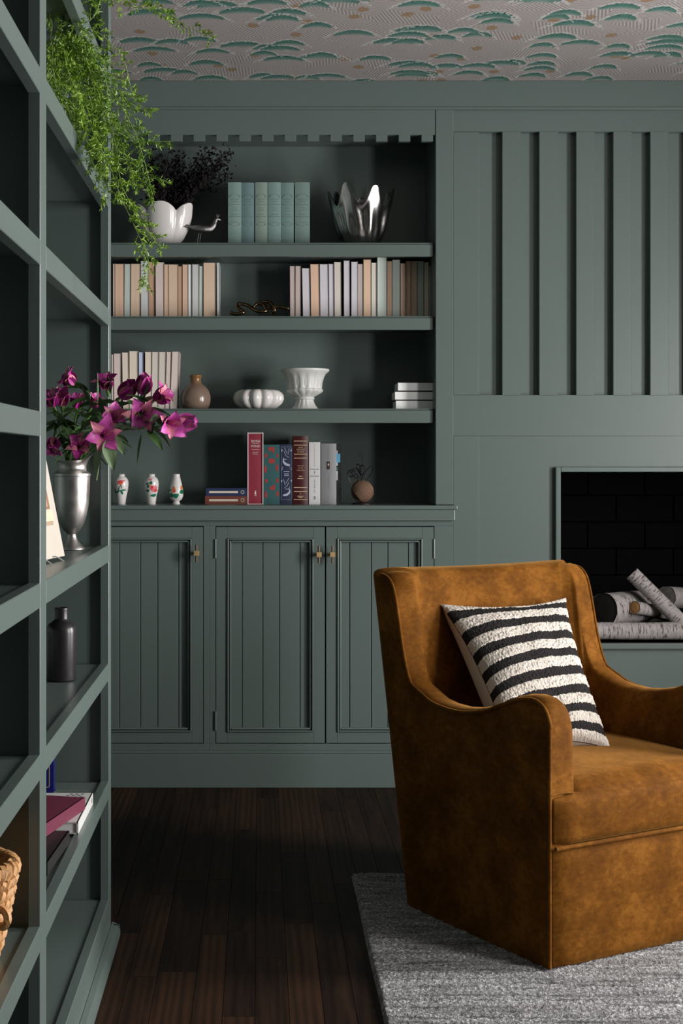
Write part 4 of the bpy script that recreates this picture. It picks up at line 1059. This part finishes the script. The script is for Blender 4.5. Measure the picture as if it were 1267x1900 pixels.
# ================================================================== birch logs in the fire opening
CUT_D = flat('charred_log_end', (0.006, 0.004, 0.003), .9, 0, .5, 60, .6); CUT_O = flat('fresh_log_end', (0.30, 0.15, 0.045), .8, 0, .25, 90, .3); CUT_G = flat('grey_log_end', (0.10, 0.09, 0.085), .9, 0, .5, 50, .5)
def log(label, p0, p1, r, cut0, cut1, seed):
    p0, p1 = Vector(p0), Vector(p1); t = thing('birch_log', label, 'log', tuple((p0 + p1) / 2 - Vector((0, 0, r))), 'birch logs in the fireplace')
    n, sg = 22, 28; ax = (p1 - p0).normalized(); u_ = ax.orthogonal().normalized(); v_ = ax.cross(u_); rows = []; uv = []
    L = (p1 - p0).length
    for i in range(n + 1):
        f = i / n; c = p0.lerp(p1, f); rw = []
        for k in range(sg):
            q = 2 * PI * k / sg
            rr_ = r * (1 + .06 * noise.noise((math.cos(q) * 1.2 + seed, math.sin(q) * 1.2, f * 3)) + .02 * noise.noise((math.cos(q) * 5, math.sin(q) * 5 + seed, f * 14)))
            rw.append(tuple(c + (u_ * math.cos(q) + v_ * math.sin(q)) * rr_)); uv.append((f * L * 3.2 + seed, k / sg * r * 20))
        rows.append(rw)
    o = MB().grid(rows, closed=True).build('bark', BIRCH, t, smooth=True, angle=80)
    ul = o.data.uv_layers.new(name='UVMap'); arr = np.array(uv, dtype=np.float32); idx = np.empty(len(o.data.loops), dtype=np.int32); o.data.loops.foreach_get('vertex_index', idx); ul.data.foreach_set('uv', arr[idx].ravel())
    for rw, cm_, sgn in ((rows[0], cut0, -1), (rows[-1], cut1, 1)):
        c = sum((Vector(p) for p in rw), Vector()) / sg
        inner = [tuple(c + (Vector(p) - c) * .5 + ax * sgn * .001) for p in rw]
        MB().add([tuple(Vector(p) - ax * sgn * .002) for p in rw] + inner, [(k, (k + 1) % sg, sg + (k + 1) % sg, sg + k) for k in range(sg)] + [tuple(range(sg, 2 * sg))]).build('cut_end', cm_, t)
zf = OZ0 + .0005
YL = 5.10
r3 = .0305
log('birch log lying flat along the front of the firebox', (PX(1055, YL), YL, zf + r3), (PX(1340, YL), YL + .01, zf + r3), r3, CUT_D, CUT_G, 1.0)
r1 = .0585
c0 = P(1120, 1131, 5.13); zA = max(c0.z, zf + 2 * r3 + r1 - .012)
log('thickest birch log with a charred black end', (c0.x, 5.13, c0.z), (c0.x + .26, 5.36, c0.z - .008), r1, CUT_D, CUT_D, 2.3)
c2 = P(1177, 1127, 5.115)
log('small birch log with a fresh orange cut end', c2, (c2.x + .20, 5.30, c2.z - .045), .0225, CUT_O, CUT_O, 4.1)
c3, c4 = P(1172, 1064, 5.16), P(1300, 1190, 5.10)
log('slender birch log leaning diagonally across the pile', c3, c3.lerp(c4, 1.06), .0265, CUT_G, CUT_G, 6.7)
c5 = P(1236, 1108, 5.24)
log('grey birch log end showing behind the leaning log', c5, (c5.x + .16, 5.40, c5.z - .02), .0385, CUT_G, CUT_G, 8.2)

# ================================================================== things on the near bookcase
SD, SE, SF, SA = RZ[3] - .004, RZ[2] - .004, RZ[1] - .004, RZ[6] - .004
# matt black bottle
YBt = 3.134; S = F / YBt; c = (PX(114, YBt), YBt, SE)
prof = pr([(25, 0), (27, 1.5), (27.5, 4), (28, 90), (27.5, 98), (24, 105), (17, 110), (13.5, 113), (12.8, 117), (12.8, 132), (13, 134.5), (12, 135.5), (10, 134), (9.5, 120)], S)
o = sm_lathe('bottle', prof, c, flat('matt_black_glaze', (0.022, 0.019, 0.021), .32, 0.2, .05)); tag(o, 'matt black stoneware bottle with a short neck', 'bottle')
# pewter vase with a pouring lip
YU = 3.25; S = F / YU; cU = (PX(133, YU), YU, SD)
prof_px = [(23, 0), (24.5, 1.5), (24, 4), (20, 8), (13, 15), (9, 24), (8, 29), (9, 31), (16, 37), (23, 50), (28, 66), (31.5, 86), (33.5, 110), (34, 136), (35.3, 137), (35.3, 141.5), (34, 142.5), (27.5, 147), (25.5, 153), (26.5, 160), (30, 166), (33, 169), (31.5, 169), (25, 160), (24, 150), (30, 135), (28, 70), (1, 40)]
def spout(th, r, z, i):
    if i >= 18:
        k = min(1, max(0, (z - 147) / 22)) if i < 24 else 0
        a = max(0, math.cos(th - .2)) ** 3
        b = max(0, math.cos(th - PI)) ** 3 * .3
        return r * (1 + .22 * a * k), z + (9 * a + 4 * b - 3 * (1 - a)) * k
    return r, z
t = thing('pewter_vase', 'tarnished pewter footed vase with a pouring lip', 'vase', cU)
o = MB().lathe(pr(prof_px, S), *cU, 72, (lambda th, r, z, i: tuple(v / S for v in spout(th, r * S, z * S, i)))).build('body', PEWTER, t, smooth=True, angle=45)
# framed card leaning on a little clear stand
t = thing('art_card', 'cream picture card leaning on a clear stand beside the pewter vase', 'picture', (-.40, 2.85, SD))
CARD = flat('cream_card', (0.50, 0.445, 0.385), .8, 0, .05)
def card(u, v, d=0.0):      # u along the shelf (0 far end .. 1 near end), v up
    base = Vector((-.392, 2.925, SD + .008)).lerp(Vector((-.424, 2.735, SD + .008)), u)
    nrm = Vector((.97, -.16, .20)).normalized()
    return tuple(base + Vector((-.052, .006, .265)) * v + nrm * d)
def card_quad(name, u0, u1, v0, v1, d, mat):
    MB().box(u0, u1, v0, v1, d - .0004 if d > 0 else -.004, d, lambda a, b, c_: card(a, b, c_)).build(name, mat, t)
card_quad('card', 0, 1, 0, 1, 0, CARD)
card_quad('drawn_column', .20, .62, .36, .80, .0008, flat('brown_wash', (0.25, 0.13, 0.07), .8, 0, .3, 40)); card_quad('drawn_column', .27, .55, .38, .78, .0012, flat('tan_wash', (0.46, 0.28, 0.17), .8, 0, .2, 40))
card_quad('drawn_ledge', .13, .70, .27, .35, .0008, flat('ochre_wash', (0.62, 0.52, 0.37), .8, 0, .1)); card_quad('drawn_ledge', .18, .66, .24, .27, .0009, flat('umber_line', (0.36, 0.27, 0.19), .8))
ACR = flat('clear_acrylic', (0.55, 0.58, 0.57), .1)
for u_ in (.40, .80):
    b = Vector(card(u_, 0)); MB().tube([b + Vector((.022, -.003, -.006)), b + Vector((.006, 0, .004)), b + Vector((-.05, .01, -.006))], .0014, 6).build('stand', ACR, t)
# lower shelf: blue book upright, maroon over black, white dotted paperback
gF = 'books on the low shelf of the near bookcase'
YQ = 3.27
BLU = flat('cobalt_cover', (0.004, 0.008, 0.145), .45, 0, .05)
t = thing('book', 'cobalt blue book with a fine pale frame on the low shelf', 'book', (PX(60, YQ), YQ, SF), gF)
xb1 = PX(99.5, YQ); xa1 = xb1 - .16; hb = .245
bx('cover', xa1, xb1, YQ, YQ + .003, SF, SF + hb, BLU, t); bx('cover', xa1, xb1, YQ + .022, YQ + .025, SF, SF + hb, BLU, t); bx('cover', xa1, xa1 + .003, YQ + .003, YQ + .022, SF, SF + hb, BLU, t)
bx('pages', xa1 + .003, xb1 - .003, YQ + .003, YQ + .022, SF + .003, SF + hb - .003, CR, t)
fl_ = flat('pale_gold_line', (0.50, 0.36, 0.28), .5)
for (a, b, c_, d) in ((xb1 - .0105, xb1 - .0088, SF + .013, SF + hb - .013), (xa1 + .0105, xa1 + .012, SF + .013, SF + hb - .013), (xa1 + .0105, xb1 - .0088, SF + .013, SF + .0146), (xa1 + .0105, xb1 - .0088, SF + hb - .0146, SF + hb - .013)):
    bx('frame_line', a, b, YQ - .0006, YQ + .001, c_, d, fl_, t)
def slab(label, corner, ang, length, wid, z0, h, cmat, pmat, spine=True, tilt=0.0):
    """book lying flat: corner = far front corner, spine runs towards the camera along angle ang"""
    t = thing('book', label, 'book', (corner[0], corner[1], z0), gF)
    d = Vector((math.sin(ang), -math.cos(ang))); s_ = Vector((-math.cos(ang), -math.sin(ang)))
    fn = lambda a, b, c_: (corner[0] + d.x * a + s_.x * b, corner[1] + d.y * a + s_.y * b, z0 + c_ + tilt * a)
    k = .0025
    m = MB().box(0, length, 0, wid, 0, k, fn).box(0, length, 0, wid, h - k, h, fn).box(0, length, -.001, k, 0, h, fn)
    m.build('cover', cmat, t)
    MB().box(.003, length - .003, k, wid - .003, k, h - k, fn).build('pages', pmat, t)
    return t, fn
zfar = lambda py, Y: PZ(py, Y)
# white paperback with black dots on top
SF2 = RZ[1] + .0003
cw = (-.362, 3.150)
t, fn = slab('white paperback with black dots on its cover, lying on the low shelf', cw, 0.0, .255, .15, SF2, .024, flat('white_cover', (0.62, 0.62, 0.60), .45, 0, .04), WP)
for i in range(16):
    for j in range(3):
        MB().add([fn(.012 + i * .0135 + .004 * math.cos(q), .020 + j * .012 + (i % 2) * .006 + .0042 * math.sin(q), .0243) for q in np.linspace(0, 2 * PI, 8, endpoint=False)], [tuple(range(8))]).build('printed_dot', INK, t)
MB().add([fn(.022 + .006 * math.cos(q), -.0013, .012 + .006 * math.sin(q)) for q in np.linspace(0, 2 * PI, 12, endpoint=False)], [tuple(range(12))]).build('emblem', GREYP, t)
# black book further forward
ck = (-.371, 2.83)
slab('black-bound book lying nearest the front of the low shelf', ck, -.045, .225, .14, SF2, .0235, flat('black_cloth', (0.010, 0.009, 0.009), .5, 0, .2, 80), m_paper('paper_brown', PAPER['brown']))
# maroon book across both
cmn = (-.361, 2.998)
t, fn = slab('maroon clothbound book laid askew across the low shelf pile', cmn, -.217, .26, .17, SF2 + .0246, .025, flat('maroon_cloth', (0.125, 0.014, 0.040), .6, 0, .1, 120), flat('dark_red_edge', (0.05, 0.01, 0.014), .7))
# woven basket at the frame edge
YS = 2.17; cB = (PX(33, YS) - .092, YS, SF); BAS = flat('water_hyacinth', (0.50, 0.26, 0.10), .55, 0, .35, 60, .4)
t = thing('woven_basket', 'chunky tan woven basket with a braided rim, cut by the left edge', 'basket', cB)
for i in range(9):
    f = i / 8; zc = .010 + f * .130; r_ = .052 + .030 * f ** .8
    n = 150; tw = 13 + i
    for s_ in range(2):
        pts = []
        for k in range(n):
            q = 2 * PI * k / n; w_ = tw * q + s_ * PI + i
            pts.append((cB[0] + (r_ + .0065 * math.cos(w_)) * math.cos(q), cB[1] + (r_ + .0065 * math.cos(w_)) * math.sin(q), cB[2] + zc + .006 * math.sin(w_)))
        MB().tube(pts, .0078 if i < 8 else .0088, 6, closed=True).build('woven_strand' if i < 8 else 'braided_rim', BAS, t, smooth=True)
bxp = []
for ang in (-.5, PI - .5):
    cxh = Vector((cB[0] + .078 * math.cos(ang), cB[1] + .078 * math.sin(ang), cB[2] + .078)); rd = Vector((math.cos(ang), math.sin(ang), 0)); 
    MB().tube([cxh + rd * (.006 + .013 * math.cos(q)) + Vector((0, 0, .013 * math.sin(q))) for q in np.linspace(0, 2 * PI, 18, endpoint=False)], .0062, 6, closed=True).build('loop_handle', BAS, t, smooth=True)
sm_lathe('inner_wall', [(.05, .004), (.055, .02), (.078, .135), (.074, .135), (.05, .02), (.002, .008)], cB, BAS, t, 40)

# ================================================================== cut alstroemeria in the pewter vase
PET = m_petal('magenta_petal', (0.21, 0.004, 0.105), (0.48, 0.030, 0.30)); PETL = m_petal('lilac_pink_petal', (0.36, 0.02, 0.22), (0.68, 0.13, 0.50)); THR = m_petal('streaked_throat_petal', (0.40, 0.02, 0.22), (0.66, 0.30, 0.26))
GST = m_leaf('stem_green', (0.045, 0.105, 0.016), (0.085, 0.17, 0.03)); LEAF = m_leaf('alstroemeria_leaf', (0.022, 0.060, 0.014), (0.055, 0.115, 0.030), 60); LEAFP = m_leaf('alstroemeria_pale_leaf', (0.075, 0.125, 0.055), (0.14, 0.20, 0.10), 60)
fr_ = random.Random(17)
def frame_of(d):
    d = d.normalized(); u_ = d.orthogonal().normalized(); return d, u_, d.cross(u_)
def flower(c, d, size, openness, parent, mats):
    size = size * 1.38
    """six tepals round axis d; openness 0 bud .. 1 wide"""
    d, u_, v_ = frame_of(Vector(d)); c = Vector(c); ph0 = fr_.random() * 6.28
    fo = MB().tube([c - d * size * .34, c - d * size * .12, c + d * size * .06], [size * .05, size * .09, size * .03], 8).build('flower', GST, parent, smooth=True)
    for k in range(6):
        outer = k % 2 == 0; ph = ph0 + k * PI / 3; rad = u_ * math.cos(ph) + v_ * math.sin(ph); tan = d.cross(rad)
        L = size * (1.0 if outer else .96) * fr_.uniform(.92, 1.06); W = size * (.36 if outer else .235); op = openness * fr_.uniform(.8, 1.15)
        n, mcol = 8, 5; rows = []
        for i in range(n + 1):
            t_ = i / n; wid = W * (math.sin(PI * min(1, t_ * .92 + .08) ** .75) ** .8) + .0004
            ax = L * (t_ * (.98 - .45 * op * t_)); rd = L * (.05 + op * (.20 * t_ + .55 * t_ ** 2.2)); curl = -L * .16 * op * max(0, t_ - .75) * 4 * .3
            rw = []
            for j in range(mcol):
                s_ = j / (mcol - 1) * 2 - 1
                cup = (s_ * s_) * W * (.42 if t_ < .8 else .2) * (1 - .5 * op)
                rip = .06 * W * math.sin(9 * t_ + 5 * s_ + k) * t_
                rw.append(tuple(c + d * (ax + curl + cup * .6 + rip) + rad * (rd - cup * .8) + tan * (wid * s_)))
            rows.append(rw)
        MB().grid(rows).build('petal', mats[0] if outer else mats[1], fo, smooth=True, angle=180)
    if openness > .55:
        st = MB()
        for k in range(5):
            e_ = d * size * .75 + (u_ * fr_.gauss(0, .1) + v_ * fr_.gauss(0, .1)) * size
            st.tube([c, c + e_ * .6, c + e_], size * .012, 4)
        st.build('stamens', PETL, fo)
def leaf(base, d, L, W, parent, mat, droop=.6, roll=0.0):
    base = Vector(base); d, u_, v_ = frame_of(Vector(d)); up = Vector((0, 0, 1)); side = d.cross(up)
    side = side.normalized() if side.length > .05 else u_
    side = (Matrix.Rotation(roll, 3, d) @ side); rows = []
    p = base.copy(); dd = d.copy(); n = 10
    for i in range(n + 1):
        t_ = i / n; w_ = W * math.sin(PI * (t_ ** .75) * .97 + .03) + .0003; nrm = side.cross(dd).normalized()
        rows.append([tuple(p + side * w_ * s_ + nrm * (abs(s_) * W * .28 + .06 * W * math.sin(8 * t_ + 4 * s_))) for s_ in (-1, -.5, 0, .5, 1)])
        dd = (dd + Vector((0, 0, -droop / n))).normalized(); p = p + dd * (L / n)
    return MB().grid(rows).build('leaf', mat, parent, smooth=True, angle=180)
mouth = Vector((cU[0], cU[1], SD + 166 / S))
FL = [  # label, [(px, py, Y, axis(x right, y depth, z up), size, openness, palette)], via offset
 ('magenta bloom standing highest at the left of the bouquet', [(140, 712, 3.20, (-.75, -.35, .55), .036, .75, 0)]),
 ('magenta bloom at the top middle against the bookcase edge', [(199, 722, 3.24, (-.1, -.55, .85), .036, .8, 0)]),
 ('deep magenta blooms crowding the far left of the bouquet', [(100, 754, 3.12, (-.2, -.5, .8), .036, .6, 0), (115, 752, 3.18, (.05, -.7, .8), .038, .5, 0)]),
 ('shadowed magenta blooms in the heart of the bouquet', [(143, 757, 3.30, (.1, -.4, .9), .034, .7, 0), (170, 755, 3.31, (.5, -.4, .7), .032, .6, 0)]),
 ('half-open magenta trumpet tilted up beside the page edges', [(222, 738, 3.17, (.75, -.3, .72), .042, .35, 0)]),
 ('magenta bud pointing straight up over the leaning books', [(263, 733, 3.16, (.2, -.2, .95), .040, .28, 0)]),
 ('magenta bloom facing right near the brown jar', [(287, 742, 3.14, (.8, -.35, .45), .040, .7, 0)]),
 ('large pink bloom facing the camera at bouquet centre right', [(262, 768, 3.08, (.15, -.95, -.1), .042, .95, 1)]),
 ('pair of pink blooms reaching furthest right from the vase', [(308, 782, 3.06, (.45, -.85, -.25), .042, .85, 1), (325, 785, 3.07, (.98, -.1, .06), .040, .35, 1)]),
 ('pink bloom angled up above the vase mouth', [(205, 784, 3.10, (.35, -.75, .55), .040, .75, 1)]),
 ('open pink bloom facing front over the broad leaves', [(190, 806, 3.05, (.15, -.9, -.05), .042, .95, 1)]),
 ('small magenta bloom hanging low by the left stile', [(101, 812, 3.12, (-.1, -.5, -.8), .036, .55, 0)]),
 ('deep magenta bloom resting just over the vase rim', [(148, 829, 3.12, (.1, -.9, .2), .036, .9, 0)]),
]
for i, (lab, heads) in enumerate(FL):
    t = thing('alstroemeria_stem', lab, 'flower', tuple(mouth - Vector((0, 0, .02))), 'alstroemeria in the pewter vase')
    for (px_, py_, Yd, ax, sz, op, pal) in heads:
        c = P(px_, py_, Yd); ax = Vector(ax).normalized(); e_ = c - ax * sz * .3
        b0 = mouth + Vector((fr_.uniform(-.014, .014), fr_.uniform(-.014, .014), -.02))
        m1 = b0.lerp(e_, .45) + Vector((0, 0, .025 + .01 * fr_.random())); m2 = e_ - ax * .03 + Vector((0, 0, -.006))
        pl = spline([b0, m1, m2, e_], 24); MB().tube(pl, [float(v) for v in np.linspace(.0024, .0013, 24)], 6).build('stem', GST, t, smooth=True)
        flower(c, ax, sz, op, t, ((PET, THR), (PETL, THR))[pal])
        for k in range(5):
            j = 6 + k * 4; dv = Vector((fr_.uniform(-1, 1), fr_.uniform(-.9, .2), fr_.uniform(-.2, .6)))
            leaf(pl[j], dv, fr_.uniform(.04, .07), fr_.uniform(.007, .012), t, LEAF, fr_.uniform(.5, 1.4), fr_.uniform(-.8, .8))
    if i == 10:
        for (bx_, by_, Yd, ex, ey, W, mt) in ((188, 818, 3.04, 182, 886, .0165, LEAFP), (196, 818, 3.03, 207, 870, .015, LEAFP), (204, 806, 3.05, 224, 846, .012, LEAFP)):
            a, b = P(bx_, by_, Yd), P(ex, ey, Yd - .01); leaf(a, b - a + Vector((0, 0, .02)), (b - a).length * 1.08, W, t, mt, .45, .5)
    if i == 8:
        for (bx_, by_, Yd, ex, ey, W, mt) in ((210, 795, 3.05, 256, 806, .010, LEAFP), (272, 800, 3.06, 292, 838, .012, LEAF), (263, 804, 3.06, 257, 858, .0045, LEAF)):
            a, b = P(bx_, by_, Yd), P(ex, ey, Yd - .01); leaf(a, b - a + Vector((0, 0, .025)), (b - a).length * 1.08, W, t, mt, .6, .4)
    if i in (0, 4, 6, 2):
        for (bx_, by_, Yd, ex, ey, W) in {0: [(168, 755, 3.2, 152, 712, .008), (180, 745, 3.2, 180, 696, .006)], 4: [(235, 745, 3.12, 262, 752, .0085), (185, 770, 3.12, 160, 765, .008)], 6: [(262, 755, 3.13, 275, 712, .006), (295, 755, 3.12, 285, 770, .008)], 2: [(125, 795, 3.12, 108, 762, .0085), (150, 800, 3.13, 178, 770, .008)]}[i]:
            a, b = P(bx_, by_, Yd), P(ex, ey, Yd); leaf(a, b - a, (b - a).length * 1.1, W, t, LEAF, .5, .6)

# ================================================================== trailing asparagus fern on the upper shelf
FERN = [m_leaf('fern_needles_a', (0.15, 0.29, 0.014), (0.29, 0.46, 0.038), 40), m_leaf('fern_needles_b', (0.09, 0.19, 0.012), (0.19, 0.33, 0.028), 40)]
FST = m_leaf('fern_stem', (0.22, 0.34, 0.06), (0.32, 0.45, 0.11))
fz_ = random.Random(4)
cF = (-.455, 2.95, SA)
t = thing('potted_fern', 'bright green asparagus fern trailing down from the upper shelf', 'plant', cF)
sm_lathe('pot', [(.045, 0), (.05, .004), (.064, .10), (.068, .10), (.068, .118), (.062, .118), (.058, .09), (.002, .085)], cF, flat('grey_pot', (0.12, 0.13, 0.12), .6), t, 36)
crown = Vector((cF[0], cF[1], SA + .105))
def needles(m, p, d, L, n, spread):
    d = d.normalized()
    for _ in range(n):
        e_ = (d + Vector((fz_.gauss(0, spread), fz_.gauss(0, spread), fz_.gauss(0, spread)))).normalized(); l = L * fz_.uniform(.7, 1.25)
        sd = e_.orthogonal().normalized(); sd = (Matrix.Rotation(fz_.random() * 6.28, 3, e_) @ sd) * .00085
        q = p + e_ * l
        m.add([tuple(p - sd * .5), tuple(p + e_ * l * .5 - sd), tuple(q), tuple(p + e_ * l * .5 + sd), tuple(p + sd * .5)], [(0, 1, 2), (0, 2, 3, 4)])
def frond(pts, start, dens=1.0, blen=.045):
    pl = spline([crown if start else Vector(pts[0])] + [Vector(p) for p in (pts if start else pts[1:])], 60)
    fo = MB().tube(pl, [float(v) for v in np.linspace(.0013, .0005, 60)], 5).build('frond', FST, t, smooth=True)
    m = MB(); br = MB(); L_ = sum((pl[i + 1] - pl[i]).length for i in range(59)); nb = int(L_ / .0115 * dens)
    for k in range(nb):
        f = .14 + .86 * k / max(1, nb - 1) if start else .04 + .96 * k / max(1, nb - 1)
        i = min(58, int(f * 59)); p = pl[i].lerp(pl[i + 1], f * 59 - i if f < 1 else 0); tg = (pl[i + 1] - pl[i]).normalized()
        az = fz_.random() * 6.28; o_ = tg.orthogonal().normalized(); o_ = Matrix.Rotation(az, 3, tg) @ o_
        d = (tg * .55 + o_ * .9 + Vector((0, 0, -.12))).normalized(); bl = blen * fz_.uniform(.45, 1.1) * (1 - .55 * f ** 3)
        nn = max(3, int(bl / .0052)); q = p
        bp = [p]
        for j in range(nn):
            d = (d + Vector((fz_.gauss(0, .12), fz_.gauss(0, .12), fz_.gauss(0, .12) - .03))).normalized(); q = q + d * (bl / nn); bp.append(q)
            needles(m, q, d, .0105, 4, .75)
        needles(m, q, d, .0095, 4, .4); br.tube(bp, .00032, 3, caps=False)
    lo = m.build('needles', FERN[fz_.randrange(2)], fo); lo['kind'] = 'stuff'; br.build('branchlets', FST, fo)
# long hanging fronds, named by where they go
frond([P(150, 90, 2.86), P(205, 165, 2.84), P(245, 235, 2.82), P(268, 300, 2.82), P(285, 372, 2.82)], True, 1.15, .062)
frond([P(140, 150, 2.84), P(190, 270, 2.80), P(222, 360, 2.78), P(252, 425, 2.78), P(274, 478, 2.78), P(275, 532, 2.78)], True, .95, .04)
frond([P(140, 110, 2.88), P(185, 190, 2.86), P(215, 270, 2.84), P(225, 340, 2.84), P(262, 410, 2.84), P(300, 462, 2.84)], True, 1.0, .036)
frond([P(130, 120, 2.90), P(165, 210, 2.86), P(185, 290, 2.84), P(196, 372, 2.84)], True, 1.3, .05)
frond([P(115, 105, 2.92), P(135, 180, 2.84), P(160, 260, 2.80), P(180, 330, 2.80)], True, 1.3, .05)
frond([P(105, 90, 2.90), P(112, 150, 2.82), P(128, 210, 2.78), P(150, 268, 2.78)], True, 1.3, .045)
frond([P(95, 85, 2.85), P(98, 130, 2.78), P(112, 175, 2.74), P(140, 225, 2.74)], True, 1.3, .045)
frond([P(140, 75, 2.95), P(185, 105, 2.95), P(215, 160, 2.94), P(235, 195, 2.94)], True, 1.1, .042)
frond([P(130, 60, 2.98), P(180, 60, 3.0), P(228, 110, 3.0), P(248, 180, 3.0), P(282, 210, 3.0)], True, .8, .034)
frond([P(130, 30, 3.0), P(200, -5, 3.02), P(270, 8, 3.02), P(330, 38, 3.02), P(396, 76, 3.02)], True, .8, .034)
frond([P(120, 20, 2.96), P(160, -20, 2.9), P(215, 5, 2.9), P(275, 18, 2.9), P(320, 30, 2.9)], True, .8, .03)
frond([P(100, 40, 2.95), P(115, 25, 2.9), P(140, 40, 2.86), P(170, 90, 2.86), P(185, 140, 2.86)], True, 1.2, .045)
frond([P(95, 60, 2.9), P(92, 30, 2.86), P(100, 0, 2.84), P(110, -30, 2.82)], True, 1.2, .03)
frond([P(150, 60, 3.0), P(180, 20, 3.0), P(190, -30, 3.0)], True, 1.1, .035)
frond([P(120, 70, 2.92), P(150, 100, 2.86), P(178, 160, 2.82), P(205, 240, 2.8), P(210, 310, 2.8)], True, 1.3, .05)
frond([P(110, 80, 2.88), P(125, 130, 2.8), P(150, 190, 2.76), P(175, 250, 2.76), P(200, 300, 2.76)], True, 1.3, .05)
frond([P(130, 90, 2.9), P(160, 130, 2.86), P(195, 210, 2.84), P(235, 300, 2.84), P(255, 345, 2.84)], True, 1.1, .045)
frond([P(105, 95, 2.86), P(100, 130, 2.80), P(105, 170, 2.76), P(120, 215, 2.76)], True, 1.2, .04)
frond([P(140, 100, 2.9), P(175, 150, 2.9), P(220, 230, 2.88), P(265, 260, 2.88), P(318, 262, 2.88)], True, .9, .03)
